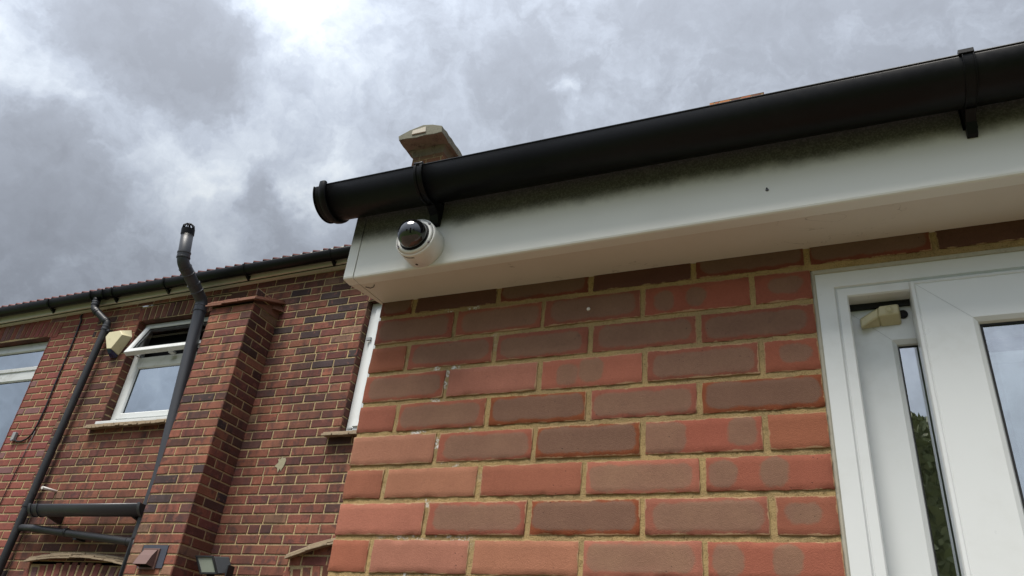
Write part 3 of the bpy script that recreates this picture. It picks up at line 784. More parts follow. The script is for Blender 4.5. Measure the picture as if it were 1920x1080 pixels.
# ---------------------------------------------------------------- pipes on the house
def pipe_pts(P_, bend=.05, n=6):
    P_ = [Vector(p) for p in P_]; out_ = [P_[0]]
    for i in range(1, len(P_)-1):
        a = (P_[i-1]-P_[i]).normalized(); b_ = (P_[i+1]-P_[i]).normalized()
        for q in range(n+1):
            s_ = q/n; p0 = P_[i]+a*bend; p2 = P_[i]+b_*bend
            out_.append(p0*(1-s_)**2 + P_[i]*2*s_*(1-s_) + p2*s_**2)
    out_.append(P_[-1]); return out_
def collar(parent, p, d, r, L, mat, nm='collar', rib=.006):
    p = Vector(p); d = Vector(d).normalized(); c_ = MB()
    c_.lathe(p-d*L/2, d, [(0, r+.001), (0, r+rib), (.012, r+rib+.001), (.015, r+rib*.55), (L-.015, r+rib*.55), (L-.012, r+rib+.001), (L, r+rib), (L, r+.001)], 28, smooth=False)
    return c_.build(nm, mat, parent)
# soil vent pipe
TOPY = 2.985
A0 = Vector((-4.405, 2.800, 3.045)); A1 = Vector((-4.405, 2.865, 2.728)); A2 = Vector((-4.412, 3.225, 2.515)); A3 = Vector((-4.255, 3.262, .85))
sp_ = MB(); sp_.tube(pipe_pts([A0, A1, A2, A3, A3+Vector((-.02,0,-3.2))], .048), .0545, 28)
soil = sp_.build('soil_vent_pipe', M['grey_pvc'], house, label='thick grey soil pipe that bends out round the gutter and rises above the roof')
dd = (A1-A0).normalized(); d2 = (A2-A1).normalized(); d3 = (A3-A2).normalized()
collar(soil, A1 - dd*.068, dd, .0545, .062, M['grey_pvc']); collar(soil, A1 + d2*.092, d2, .0545, .085, M['grey_pvc'])
collar(soil, A2 - d2*.145, d2, .0545, .085, M['grey_pvc']); collar(soil, A2 + d3*.085, d3, .0545, .07, M['grey_pvc'])
cw = MB(); cw.lathe(A0+dd*.005, -dd, [(-.045, .056), (-.045, .060), (0, .060), (.012, .060), (.012, .056)], 28, smooth=False)
for q in range(9):
    a = 2*pi*q/9; X_ = Vector((1,0,0)); Y_ = dd.cross(X_).normalized()
    rr = (X_*cos(a)+Y_*sin(a)); P0 = A0-dd*.008+rr*.053; P1 = A0-dd*.042+rr*.047; P2 = A0-dd*.058+rr*.028; P3 = A0-dd*.063
    cw.tube([P0, P1, P2, P3], .0055, 6)
cw.build('vent_cowl', M['black_pvc'], soil)
# rainwater downpipe
B0 = Vector((ox, GY, zr(ox)-GRD-.01)); B1 = Vector((ox+.01, GY+.0, 2.600)); B2 = Vector((-5.665, 3.275, 2.450)); B3 = Vector((-5.765, 3.285, .45)); B4 = Vector((-5.90, 3.29, ZG))
dp = MB(); dp.tube(pipe_pts([B0, B1, B2, B3, B4], .03), .0345, 24)
down = dp.build('downpipe', M['black_pipe'], house, label='black rainwater downpipe running down beside the alarm box')
d1 = (B1-B0).normalized(); d2 = (B2-B1).normalized(); d3 = (B3-B2).normalized()
collar(down, B1-d1*.06, d1, .0345, .045, M['grey_pvc'], rib=.005); collar(down, B2+d3*.055, d3, .0345, .05, M['grey_pvc'], rib=.005)
collar(down, B1+d2*.05, d2, .0345, .04, M['black_pipe'], rib=.004); collar(down, B2-d2*.04, d2, .0345, .03, M['black_pipe'], rib=.004)
for z in (.615,):
    tt = (B2.z-z)/(B2.z-B3.z); p = B2.lerp(B3, tt); c_ = MB(); c_.lathe(p-d3*.008, d3, [(0,.036),(0,.041),(.016,.041),(.016,.036)], 24, smooth=False)
    c_.box(p.x-.055, p.x+.055, YW-.012, YW-.002, z-.012, z+.012); c_.build('pipe_clip', M['black_pipe'], down)
c_ = MB(); p = B2+d3*.09; c_.box(p.x-.01, p.x+.075, p.y-.01, YW-.002, p.z-.010, p.z+.012); c_.build('pipe_clip', M['black_pipe'], down)
# short length of gutter low on the wall with its own end caps
SG0, SG1, SGY, SGZ = -5.49, -4.215, 3.20, .585
sgm = MB(); gutter_mesh(sgm, SG0, SG1, SGY, lambda x: SGZ-.008*(x-SG0), .072, .088, nx=1)
sg = sgm.build('short_gutter', M['grey_pvc'], house, label='short dark gutter lying across the wall low on the left')
for x, wd in ((SG0-.012, .03), (SG0+.075, .012), (SG1-.01, .03)):
    b1 = MB(); band(b1, x, wd, SGY, SGZ-.008*(x-SG0), .073, .089, th=.005); 
    b1.build('end_collar', M['grey_pvc'], sg)
for x in (SG0-.026, SG1+.004):
    b1 = MB(); zz0 = SGZ-.008*(x-SG0)
    b1.prism([(x, SGY-.073*cos(pi*q/20), zz0-.089*sin(pi*q/20)) for q in range(21)], [(x+.004, SGY-.073*cos(pi*q/20), zz0-.089*sin(pi*q/20)) for q in range(21)])
    b1.build('end_cap', M['grey_pvc'], sg)
for x in (-5.33, -4.34):
    b1 = MB(); zz0 = SGZ-.008*(x-SG0); b1.prism([(x-.015, SGY, zz0-.087), (x-.015, YW-.002, zz0), (x-.015, YW-.002, zz0-.12)], [(x+.015, SGY, zz0-.087), (x+.015, YW-.002, zz0), (x+.015, YW-.002, zz0-.12)]); b1.build('bracket', M['black_pipe'], sg)
wp = MB(); wp.tube(pipe_pts([(-5.72, 3.29, .425), (-5.56, 3.262, .415), (-4.30, 3.255, .300), (-4.21, 3.235, .305)], .04), .031, 20)
wpo = wp.build('waste_pipe', M['black_pipe'], house, label='thin black waste pipe sloping below the short gutter')
for (p, L) in (((-5.10, 3.259, .377), .03), ((-4.325, 3.256, .302), .07)): collar(wpo, p, (1.2, 0, -.1), .031, L, M['black_pipe'], rib=.005)
c_ = MB(); c_.box(-4.99, -4.95, 3.255, YW-.002, .318, .372); c_.build('pipe_clip', M['black_pipe'], wpo)
wp = MB(); wp.tube(pipe_pts([(-4.235, 3.22, .31), (-4.215, 3.20, .25), (-4.205, 3.20, ZG)], .03), .030, 18)
wp.build('lower_downpipe', M['black_pvc'], house, label='black downpipe dropping beside the pier at the bottom edge')
wp = MB(); wp.tube([(-5.54, YW+.01, .759), (-5.54, 3.20, .752), ], .0125, 14); wp.tube([(-5.54, 3.2065, .752), (-5.54, 3.199, .751)], [.0135, .0135], 14)
tag(wp.build('overflow_pipe', M['white_plug'], None), 'short white overflow pipe sticking out of the wall above the short gutter', 'pipe')

# ---------------------------------------------------------------- things fixed on the house
# alarm box
F = [(-5.585, 2.276), (-5.556, 2.322), (-5.410, 2.326), (-5.359, 2.274), (-5.441, 2.134), (-5.501, 2.138)]
Bk = [(-5.585-.045, 2.285), (-5.556-.04, 2.375), (-5.371, 2.372), (-5.325, 2.290), (-5.417, 2.100), (-5.535, 2.100)]
al = thing('alarm_box', 'cream burglar alarm box with dark blue lens between the downpipe and the open window', 'alarm box', (-5.47, YW, 2.2))
ab = MB(); ab.prism([(x, 3.25, z) for x, z in F], [(x, YW-.003, z) for x, z in Bk]); ab.build('case', M['cream'], al, bevel=.004)
ab = MB(); ab.prism([(-5.500, 3.252, 2.1335), (-5.441, 3.252, 2.1295), (-5.418, 3.338, 2.096), (-5.533, 3.338, 2.096)], [(-5.492, 3.275, 2.098), (-5.452, 3.275, 2.096), (-5.438, 3.338, 2.072), (-5.512, 3.338, 2.072)])
ab.build('lens', M['blue_lens'], al, bevel=.003)
ab = MB(); ab.lathe((-5.51, 3.2505, 2.245), (0,-1,0), [(0, .006), (.0015, .006), (.0015, 0)], 14); ab.build('screw', M['cream_sensor'], al)
# cable and its clip
cpts = [(-6.205, 2.655), (-6.215, 2.62), (-6.18, 2.58), (-6.165, 2.30), (-6.165, 2.05), (-6.163, 1.855), (-6.155, 1.60), (-6.165, 1.43), (-6.185, 1.335), (-6.225, 1.285), (-6.29, 1.262), (-6.36, 1.262), (-6.39, 1.275)]
q = MB(); q.tube(pipe_pts([(x, YW-.009, z) for x, z in cpts], .012, 3), .0085, 8)
tag(q.build('cable', M['cable']), 'black cable running down the clean brickwork and hooking left at its end', 'cable')
q = MB(); q.tube([(-6.165, YW-.005, 1.36), (-6.19, YW-.005, 1.0), (-6.23, YW-.005, .55), (-6.22, YW-.005, 0), (-6.22, YW-.005, -2.3)], .0045, 6)
tag(q.build('cable', M['cable']), 'thin dark wire continuing down the wall below the hooked cable', 'cable')
q = MB(); q.box(-6.445, -6.40, YW-.03, YW-.001, 1.27, 1.355); q.box(-6.425, -6.405, YW-.036, YW-.028, 1.262, 1.285)
tag(q.build('cable_box', M['grey_box'], bevel=.004), 'small pale grey cable entry box on the left brickwork', 'box')
# extractor vent
vt = thing('extractor_vent', 'brown louvred extractor hood on a grey patch low on the pier', 'vent', (-3.78, YP, .12))
q = MB(); q.box(-3.895, -3.652, YP-.006, YP+.01, .060, .223); q.build('backing_board', M['slate'], vt)
q = MB(); rect_frame(q, -3.874, -3.714, .048, .197, [(0, YP-.006), (0, YP-.018), (.016, YP-.018), (.016, YP-.006)]); q.build('frame', M['vent_brown'], vt, bevel=.002)
q = MB(); xL, xR = -3.861, -3.727
def hoodsec(x, ins=0):
    return [(x, YP-.010, .185), (x, YP-.024, .184), (x, YP-.055, .140), (x, YP-.088, .072), (x, YP-.086, .070), (x, YP-.053, .136), (x, YP-.022, .178), (x, YP-.010, .181)]
q.prism(hoodsec(xL), hoodsec(xR))
for x in (xL, xR-.003):
    P_ = [(YP-.010, .185), (YP-.024, .184), (YP-.055, .140), (YP-.088, .072), (YP-.010, .062)]
    q.prism([(x, a, b_) for a, b_ in P_], [(x+.003, a, b_) for a, b_ in P_])
q.build('hood', M['vent_brown'], vt)
q = MB(); q.box(xL+.002, xR-.002, YP-.012, YP-.008, .064, .18); q.build('duct_mouth', M['dark_gap'], vt)
# floodlight
fl = thing('floodlight', 'small black floodlight with square glass in the corner beside the pier', 'floodlight', (-3.3, YW, .1))
q = MB(); 
Fq = [(-3.492, 3.15, .178), (-3.325, 3.15, .178), (-3.258, 3.168, .058), (-3.418, 3.168, .056)]
Bq = [(-3.44, 3.24, .180), (-3.26, 3.24, .195), (-3.20, 3.25, .085), (-3.37, 3.25, .070)]
q.prism(Fq, Bq); q.build('housing', M['flood_black'], fl, bevel=.006)
def lerpq(Q, s_, yo):
    cx = sum(p[0] for p in Q)/4; cy = sum(p[1] for p in Q)/4; cz = sum(p[2] for p in Q)/4
    return [(cx+(p[0]-cx)*s_, p[1]+yo, cz+(p[2]-cz)*s_) for p in Q]
q = MB(); q.loft([lerpq(Fq, 1.04, -.001), lerpq(Fq, 1.04, -.012), lerpq(Fq, .82, -.012), lerpq(Fq, .80, -.002)], True, False, False); q.build('bezel', M['flood_black'], fl, bevel=.0015)
q = MB(); q.poly(lerpq(Fq, .83, -.005)); fm = m_plain('frosted_lamp_glass', (.26, .29, .25), .12, .8, .3, (.16,.17,.14), 30); q.build('glass', fm, fl)
q = MB(); q.box(-3.38, -3.17, 3.20, 3.30, .020, .038); q.box(-3.23, -3.17, 3.24, YW-.002, -.04, .06); q.box(-3.385, -3.372, 3.19, 3.26, .02, .12); q.box(-3.215, -3.203, 3.19, 3.26, .02, .13)
q.build('bracket', M['flood_black'], fl, bevel=.002)

# ================================================================== NEAR EXTENSION
ext = thing('brick_extension', 'flat-roofed red brick extension with white fascia and white glazed door, nearest the viewer', 'building', (1.5, .5, ZG))
XR = 3.2
# near bricks : measured bond.   rows: top z, perpend centres, per-brick look
Nn, Ff, Cc, Wk, Dk = 'plain', 'flash', 'circ', 'weak', 'dark'
RED = (.290, .103, .063); SAL = (.350, .143, .092); BRN = (.255, .100, .064); DRK = (.215, .082, .053)
rowsN = [
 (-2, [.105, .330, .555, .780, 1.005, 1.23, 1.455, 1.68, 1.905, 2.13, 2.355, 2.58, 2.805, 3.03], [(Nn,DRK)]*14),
 (-1, [.2255, .4465, .672, .897, 1.1], [(Ff,DRK), (Ff,BRN), (Ff,DRK), ('c3',RED), (Wk,RED)]),
 (0, [.1120, .3370, .5600, .7875], [(Nn,RED), (Ff,BRN), (Ff,BRN), (Ff,BRN), (Ff,DRK)]),
 (1, [.2270, .4500, .6780, .9050], [(Ff,RED), (Nn,SAL), ('c2l',SAL), (Ff,DRK), (Wk,RED)]),
 (2, [.1130, .3380, .5620, .7860], [(Nn,RED), (Ff,RED), (Dk,DRK), (Ff,BRN), (Dk,DRK)]),
 (3, [.2260, .4510, .6760, .9020], [(Nn,SAL), (Ff,RED), (Dk,DRK), ('c2w',RED), (Nn,RED)]),
 (4, [.1110, .3360, .5610, .7870], [(Nn,RED), (Nn,SAL), (Nn,RED), (Ff,SAL), ('c2m',RED)]),
 (5, [.2260, .4520, .6770, .9030], [(Nn,SAL), (Ff,BRN), (Dk,DRK), (Ff,BRN), (Wk,BRN)]),
 (6, [.1090, .3370, .5620, .7870], [(Nn,RED), (Nn,SAL), (Nn,SAL), (Ff,SAL), ('c2m',RED)]),
]
bn = MB(); bn.attr = True
def rough_brick(mb, x0, x1, z0, z1, col, fa, fb, seed):
    col = (*col[:3], (x1-x0)/2)
    w_, h_ = x1-x0, z1-z0; cx, cz = (x0+x1)/2, (z0+z1)/2
    nx = max(4, int(w_/.010)); nz = 7; yo = random.Random(seed).uniform(-.0010, .0012)
    tilt = random.Random(seed+1).uniform(-.004, .004)
    ids = {}
    for i in range(nx+1):
        for j in range(nz+1):
            fx, fz = i/nx, j/nz
            # squeeze the outermost rows to form an arris
            def sq(f, n_): 
                e_ = .0010/ (w_ if n_ == nx else h_)
                k_ = round(f*n_)
                if k_ == 0: return 0.
                if k_ == n_: return 1.
                if k_ == 1: return e_
                if k_ == n_-1: return 1-e_
                return e_+(k_-1)/(n_-2)*(1-2*e_)
            x = x0+w_*sq(fx, nx); z = z0+h_*sq(fz, nz)
            edge = (i in (0, nx)) or (j in (0, nz)); ring2 = (i in (1, nx-1)) or (j in (1, nz-1))
            nv = mn.noise_vector(Vector((x*55, z*55, seed*1.7))); nw = mn.noise_vector(Vector((x*160, z*160, seed*.7)))
            px, pz, y = x, z, yo + tilt*(x-cx)
            if edge:
                px += nv.x*.0015+nw.x*.0012; pz += nv.z*.0015+nw.z*.0012; y += .0011
                if (i in (0, nx)) and (j in (0, nz)):
                    px += .0007*(1 if i == 0 else -1); pz += .0007*(1 if j == 0 else -1)
            elif ring2: y += .0003+max(0, nw.y)*.0008; px += nv.x*.0006; pz += nv.z*.0006
            else: y += nv.y*.00045
            ids[i, j] = mb.add([(px, y, pz)])
    def uvof(a): p = mb.v[a]; return (p[0]-cx, p[2]-cz)
    for i in range(nx):
        for j in range(nz):
            q_ = (ids[i,j], ids[i+1,j], ids[i+1,j+1], ids[i,j+1]); mb.face(q_, mi=0, col=col, fa=fa, fb=fb, uv=[uvof(a) for a in q_], smooth=True)
    loop = [ids[i,0] for i in range(nx)] + [ids[nx,j] for j in range(nz)] + [ids[i,nz] for i in range(nx,0,-1)] + [ids[0,j] for j in range(nz,0,-1)]
    fr_ = mb.add([mb.v[a] for a in loop]); bk = mb.add([(mb.v[a][0]*.999+cx*.001, .022, mb.v[a][2]*.999+cz*.001) for a in loop]); L = len(loop)
    for q_ in range(L):
        w2 = (q_+1) % L; a, b_ = loop[q_], loop[w2]
        mb.face((fr_+q_, bk+q_, bk+w2, fr_+w2), mi=0, col=col, fa=fa, fb=fb, uv=[uvof(a), uvof(a), uvof(b_), uvof(b_)])
CX0, DOORX = .0116, 1.0075
bl = lambda k: -.075*k + (.0008 if k % 2 else -.0006)
rr_ = random.Random(99)
def look(kind, col, w_, h_, r):
    z4 = (0.,0.,0.,0.); j = lambda a: r.uniform(-a, a)
    c = tuple(min(1, x*r.uniform(.94, 1.06)) for x in col)
    if kind == 'plain': return c, z4, z4
    if kind == 'flash': return c, (j(.004), j(.002), w_/2-.011+j(.003), h_/2-.0075), z4
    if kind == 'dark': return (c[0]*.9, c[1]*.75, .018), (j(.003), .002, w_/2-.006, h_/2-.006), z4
    if kind == 'weak': return tuple(x*.9 for x in c), (j(.01), .004, w_/2-.02, h_/2-.014), z4
    if kind == 'c2m': return c, (-.066+j(.012), .0, .0255, .0255+j(.002)), (.018+j(.016), .001, .0245, .0255)
    if kind == 'c2l': return c, (-.052, -.002, .0245, .0255), (.000, .003, .027, .026)
    if kind == 'c2w': return c, (-.072, .0, .043, .030), (.073, .005, .027, .027)
    if kind == 'c3': return c, (-.066, -.002, .021, .024), (.000, .0, .020, .023)
J = .0106
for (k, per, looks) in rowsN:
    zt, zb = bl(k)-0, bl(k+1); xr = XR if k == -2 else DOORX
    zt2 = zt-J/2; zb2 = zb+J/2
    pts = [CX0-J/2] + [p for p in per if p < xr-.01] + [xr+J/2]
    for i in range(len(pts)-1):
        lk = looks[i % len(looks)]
        if k == -2: lk = (rr_.choice((Nn, Dk, Dk)), (.105, .046, .032))  # course under the soffit coloured darker, standing for the shade there
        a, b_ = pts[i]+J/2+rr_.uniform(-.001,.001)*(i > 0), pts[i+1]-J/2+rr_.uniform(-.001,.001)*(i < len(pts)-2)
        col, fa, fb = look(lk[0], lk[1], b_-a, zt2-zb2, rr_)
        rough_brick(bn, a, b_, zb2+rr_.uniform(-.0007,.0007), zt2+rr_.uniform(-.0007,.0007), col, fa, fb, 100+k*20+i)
# lower rows out of the picture and the row(s) above, coarse
for k in list(range(7, 31)) + [-3]:
    r = random.Random(500+k); ph = .225 if k % 2 == 0 else .1125; xr = XR if k < 0 else DOORX
    pts = [CX0-J/2] + [ph+.225*i for i in range(16) if ph+.225*i < xr-.02] + [xr+J/2]
    for i in range(len(pts)-1):
        kd = r.choice((Nn, Ff, Ff, 'c2m', Dk, Nn)); a, b_ = pts[i]+J/2, pts[i+1]-J/2
        if kd == 'c2m' and b_-a < .15: kd = Nn
        col, fa, fb = look(kd, r.choice((RED, SAL, BRN)), b_-a, .0645, r)
        one_brick(bn, Vector((0,0,0)), Vector((1,0,0)), Vector((0,0,1)), Vector((0,-1,0)), a, b_, bl(k+1)+J/2, bl(k)-J/2, col, 0, r, fa=fa, fb=fb)
# left flank
patch(bn, (CX0, 3.3, 0), (0,-1,0), (-1,0,0), 0, 3.294, .225, 35, (), lambda r: r.choice((RED, SAL, BRN)), 77, (0, .1125), .225, .075)
# mortar bed : weathered sheet a few mm behind the faces
def mortar(x0, x1, z0, z1, step):
    nx = max(1, int((x1-x0)/step)); nz = max(1, int((z1-z0)/step)); base = None; ids = []
    for j in range(nz+1):
        row = []
        for i in range(nx+1):
            x = x0+(x1-x0)*i/nx; z = z0+(z1-z0)*j/nz
            y = .0031 + mn.noise(Vector((x*40, z*40, 3)))*.0013 + mn.noise(Vector((x*150, z*150, 9)))*.0012 + mn.noise(Vector((x*9, z*9, 5)))*.0007
            if step > .02: y = .005
            row.append(bn.add([(x, y, z)]))
        ids.append(row)
    for j in range(nz):
        for i in range(nx): bn.face((ids[j][i], ids[j][i+1], ids[j+1][i+1], ids[j+1][i]), mi=1, smooth=True)
mortar(CX0+.003, DOORX, -.62, .130, .0045)
mortar(DOORX, XR, .0665, .130, .0045); mortar(CX0+.003, DOORX, ZG, -.62, .4); mortar(CX0+.003, XR, .130, .30, .4)
bn.build('wall', [M['brick_near'], M['mortar_near']], ext)

# fascia and soffit
def yfa(x): return -.1255 - .0135*x
ZS = .1195
fx0, fx1 = -.0218, 3.35
fs = MB()
def fsec(x, zt=.312, dy=0):
    y = yfa(x)+dy
    return [(x, y, zt), (x, y, ZS+.006), (x, y+.0012, ZS+.0022), (x, y+.0045, ZS), (x, y+.030, ZS), (x, y+.030, ZS+.004), (x, y+.010, ZS+.006), (x, y+.010, zt)]
SEAM = .0055
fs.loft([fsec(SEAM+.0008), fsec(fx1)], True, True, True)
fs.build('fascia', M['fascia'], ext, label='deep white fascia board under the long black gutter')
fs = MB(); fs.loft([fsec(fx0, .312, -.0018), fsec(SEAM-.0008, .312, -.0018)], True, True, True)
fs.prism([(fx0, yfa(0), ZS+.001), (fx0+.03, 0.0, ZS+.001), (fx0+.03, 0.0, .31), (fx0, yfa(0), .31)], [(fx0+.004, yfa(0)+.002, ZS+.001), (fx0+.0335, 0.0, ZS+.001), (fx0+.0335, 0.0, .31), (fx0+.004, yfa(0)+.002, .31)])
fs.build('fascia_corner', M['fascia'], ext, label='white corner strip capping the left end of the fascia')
sf = MB()
sf.prism([(SEAM+.001, yfa(0)+.0303, ZS+.0012), (fx1, yfa(fx1)+.0303, ZS+.0012), (fx1, .02, ZS+.0035), (.0160, .02, ZS+.0012)],
         [(SEAM+.001, yfa(0)+.0303, ZS+.010), (fx1, yfa(fx1)+.0303, ZS+.010), (fx1, .02, ZS+.010), (.0160, .02, ZS+.010)])
sf.prism([(fx0+.002, yfa(0)+.0303, ZS+.0006), (SEAM-.0005, yfa(0)+.0303, ZS+.0006), (.0150, .02, ZS+.0006), (fx0+.033, .02, ZS+.0006)],
         [(fx0+.002, yfa(0)+.0303, ZS+.010), (SEAM-.0005, yfa(0)+.0303, ZS+.010), (.0150, .02, ZS+.010), (fx0+.033, .02, ZS+.010)])
sf.build('soffit', M['soffit'], ext)
# little curled flake at the soffit corner
q = MB(); q.tube([(.014, -.083, ZS-.0006), (.024, -.076, ZS-.0012), (.034, -.078, ZS-.0006), (.041, -.086, ZS-.0002)], .0009, 6); q.build('cable_nick', M['dark_gap'], ext)
q = MB(); q.lathe((.951, yfa(.951)-.0002, .1745), (0,-1,0), [(0,.0032),(.0012,.0030),(.0016,0)], 12); q.lathe((.9505, yfa(.951)-.0002, .1790), (0,-1,0), [(0,.0018),(.0006,.0016),(.0006,0)], 10, mi=1)
tag(q.build('screw', [M['screw_steel'], M['dark_gap']]), 'tiny grey screw head in the middle of the white fascia board', 'screw')
q = MB(); q.lathe((.553, .0005, .036), (0,-1,0), [(0,.0042),(.003,.0040),(.0042,.0022),(.0042,0)], 14)
tag(q.build('wall_plug', M['white_plug']), 'small white plug in the dark brickwork just below the soffit', 'wall plug')
# roof deck
q = MB(); q.box(-.02, 3.35, -.100, 3.32, .255, .300); q.build('flat_roof', M['dark_gap'], ext)

# near gutter
NGR = .056
def zg(x): return .3205 - .0130*(x-.09)
def yg(x): return yfa(x) - .005 - NGR
gq = MB(); gutter_mesh(gq, -.050, 3.6, 0, zg, NGR, NGR, th=.003, n=40, nx=1, yf=yg)
# rolled front lip
gq.tube([(-.05, yg(-.05)-NGR+.001, zg(-.05)+.0005), (3.6, yg(3.6)-NGR+.001, zg(3.6)+.0005)], .0024, 10)
ng = gq.build('gutter', M['black_pvc'], ext, label='long black half-round gutter along the top of the white fascia')
def ncup(x0, x1, r0, r1, name, cap=False, lip=0):
    q = MB(); n_ = 40
    def ring(x, r_): return [(x, yg(x)-r_*cos(pi*i/n_), zg(x)-r_*sin(pi*i/n_)) for i in range(n_+1)]
    if cap: q.loft([ring(x0, r0), ring(x1, r1)], True, True, True, smooth=False)
    else:
        A = ring(x0, r0)+ring(x0, r1)[::-1]; B = ring(x1, r0)+ring(x1, r1)[::-1]; q.loft([A, B], True, True, True, smooth=False)
    return q.build(name, M['black_pvc'], ng, bevel=.0015)
ncup(-.0805, -.0765, .0585, .0585, 'end_cap', True)
ncup(-.0766, -.048, .0560, .0560, 'stop_end', True)
# ribbed collar
q = MB(); n_ = 40
prf = [(-.062, .0555), (-.062, .0605), (-.0595, .0632), (-.052, .0640), (-.0455, .0632), (-.043, .0605), (-.043, .0555)]
q.loft([[(x, yg(x)-r_*cos(pi*(i-1.2)/(n_-2.4)) if True else 0, zg(x)-r_*sin(pi*(i-1.2)/(n_-2.4))+.0015) for i in range(n_+1)] for x, r_ in prf], False, False, False, smooth=True)
q.build('end_collar', M['black_pvc'], ng)
def nbracket(xb, kind):
    q = MB(); y, z = yg(xb), zg(xb)
    if kind == 0:
        for dx, wd in ((-.0075, .0065), (.0075, .0065)): band(q, xb+dx, wd, y, z, NGR, NGR, n=40, th=.0045, lipup=.004)
        band(q, xb, .012, y, z, NGR, NGR, n=40, th=.0022, lipup=.003)
        q.tube([(xb-.011, y-NGR-.001, z+.0035), (xb+.011, y-NGR-.001, z+.0035)], .0048, 10)
    else:
        band(q, xb, .0175, y, z, NGR, NGR, n=40, th=.0028, lipup=.004)
        band(q, xb-.0085, .002, y, z, NGR, NGR, n=40, th=.0048, lipup=.003); band(q, xb+.0085, .002, y, z, NGR, NGR, n=40, th=.0048, lipup=.003)
        q.box(xb-.014, xb+.010, y-NGR-.006, y-NGR+.010, z-.002, z+.0075)
    # web under the gutter reaching down the fascia
    yf_ = yfa(xb)-.0004; w2 = .011 if kind == 0 else .0085
    sec = [(y+.020, z-NGR-.001+.003), (yf_, z-.030), (yf_, z-NGR-.036), (yf_-.010, z-NGR-.034), (yf_-.020, z-NGR-.014), (y+.02, z-NGR-.002)]
    q.prism([(xb-w2, a, b_) for a, b_ in sec], [(xb+w2, a, b_) for a, b_ in sec])
    # back plate
    q.box(xb-.012, xb+.012, yf_-.004, yf_, z-NGR-.016, z-.01)
    if False: q.prism([(xb-.032, yf_, z-NGR-.002), (xb-.0095, yf_, z-NGR-.030), (xb-.0095, yf_, z-NGR-.002)], [(xb-.032, yf_-.012, z-NGR-.002), (xb-.0095, yf_-.012, z-NGR-.030), (xb-.0095, yf_-.012, z-NGR-.002)])
    q.build('bracket', M['black_pvc'], ng, bevel=.0008)
nbracket(.213, 0); nbracket(1.305, 1); nbracket(2.3, 0)

# near door assembly
dr_x0, dr_x1, dr_z1, dr_z0 = 1.0125, 3.12, .0665, ZG+.03
q = MB(); rect_frame(q, dr_x0, dr_x1, dr_z0, dr_z1-.006, [(0,.07),(0,.0065),(.0015,.005),(.034,.005),(.0375,.0095),(.0385,.0095),(.0395,.006),(.0550,.006),(.0575,.009),(.0575,.07)])
door = q.build('glazed_door', M['upvc'], ext, label='white glazed door and side light right of the brickwork')
q = MB(); q.prism([(dr_x0-.006, .0060, dr_z0), (dr_x0+.0005, .0020, dr_z0), (dr_x0+.003, .0045, dr_z0), (dr_x0+.003, .01, dr_z0), (dr_x0-.006, .01, dr_z0)], [(dr_x0-.006, .0060, dr_z1), (dr_x0+.0005, .0020, dr_z1), (dr_x0+.003, .0045, dr_z1), (dr_x0+.003, .01, dr_z1), (dr_x0-.006, .01, dr_z1)])
q.box(dr_x0, dr_x1, .0015, .02, dr_z1-.008, dr_z1-.0005); q.build('sealant', M['silicone'], door)
# rear (side) leaf
q = MB(); rx0, rx1, rz1 = 1.054, 1.60, .004
rect_frame(q, rx0, rx1, dr_z0+.06, rz1, [(0,.075),(0,.048),(.001,.047),(.080,.047),(.088,.053),(.0905,.062),(.0905,.07)])
rl = q.build('side_leaf', M['upvc'], door, label='white recessed side leaf with a narrow glass strip')
q = MB(); q.quad((rx0+.088, .0600, dr_z0+.14), (rx1-.088, .0600, dr_z0+.14), (rx1-.088, .0600, rz1-.088), (rx0+.088, .0600, rz1-.088)); q.build('side_glass', M['glass_near'], door)
q = MB(); rect_frame(q, rx0+.090, rx1-.090, dr_z0+.15, rz1-.0903, [(0,.0575),(.0016,.0575),(.0016,.0598)]); q.build('side_gasket', M['dark_gap'], door)
q = MB(); q.box(rx0+.003, 1.62, .052, .085, rz1+.0008, dr_z1-.0); q.box(1.0705, 1.175, .040, .0466, -.0085, .012); q.build('dark_rebate', M['dark_gap'], door)
# front leaf
q = MB(); lx0, lx1, lz1 = 1.1755, 2.10, .0165
rect_frame(q, lx0, lx1, dr_z0+.03, lz1, [(0,.044),(0,.002),(.002,-.004),(.007,-.006),(.009,-.0045),(.0105,-.006),(.0875,-.006),(.0950,-.001),(.0980,.006),(.0980,.03)])
q.build('door_leaf', M['upvc'], door)
q = MB(); q.quad((lx0+.096, .0080, dr_z0+.13), (lx1-.096, .0080, dr_z0+.13), (lx1-.096, .0080, lz1-.096), (lx0+.096, .0080, lz1-.096)); q.build('door_glass', M['glass_near'], door)
q = MB(); rect_frame(q, lx0+.0978, lx1-.0978, dr_z0+.14, lz1-.0978, [(0,.0045),(.0035,.0045),(.0035,.0078)]); q.build('door_gasket', M['dark_gap'], door)
q = MB(); rect_frame(q, 2.11, 3.07, dr_z0+.03, lz1, [(0,.044),(0,-.004),(.002,-.006),(.080,-.006),(.0905,.006),(.0905,.03)]); q.quad((2.2,.01,dr_z0+.1),(2.98,.01,dr_z0+.1),(2.98,.01,-.06),(2.2,.01,-.06), mi=1); q.build('door_leaf', [M['upvc'], M['glass_near']], door)
# hairline weld lines at the mitres
q = MB()
def weld(xa, za, xb, zb, y, w_=.0002):
    d = Vector((xb-xa, 0, zb-za)).normalized(); s_ = Vector((-d.z, 0, d.x))*w_
    q.quad((xa-s_.x, y, za-s_.z), (xb-s_.x, y, zb-s_.z), (xb+s_.x, y, zb+s_.z), (xa+s_.x, y, za+s_.z))
weld(lx0+.011, lz1-.011, lx0+.0875, lz1-.0875, -.0063)
q.build('weld_line', M['grey_box'], door); q = MB(); weld(rx0+.02, rz1-.02, rx0+.080, rz1-.080, .0466)
q.build('weld_line', M['grey_box'], rl)
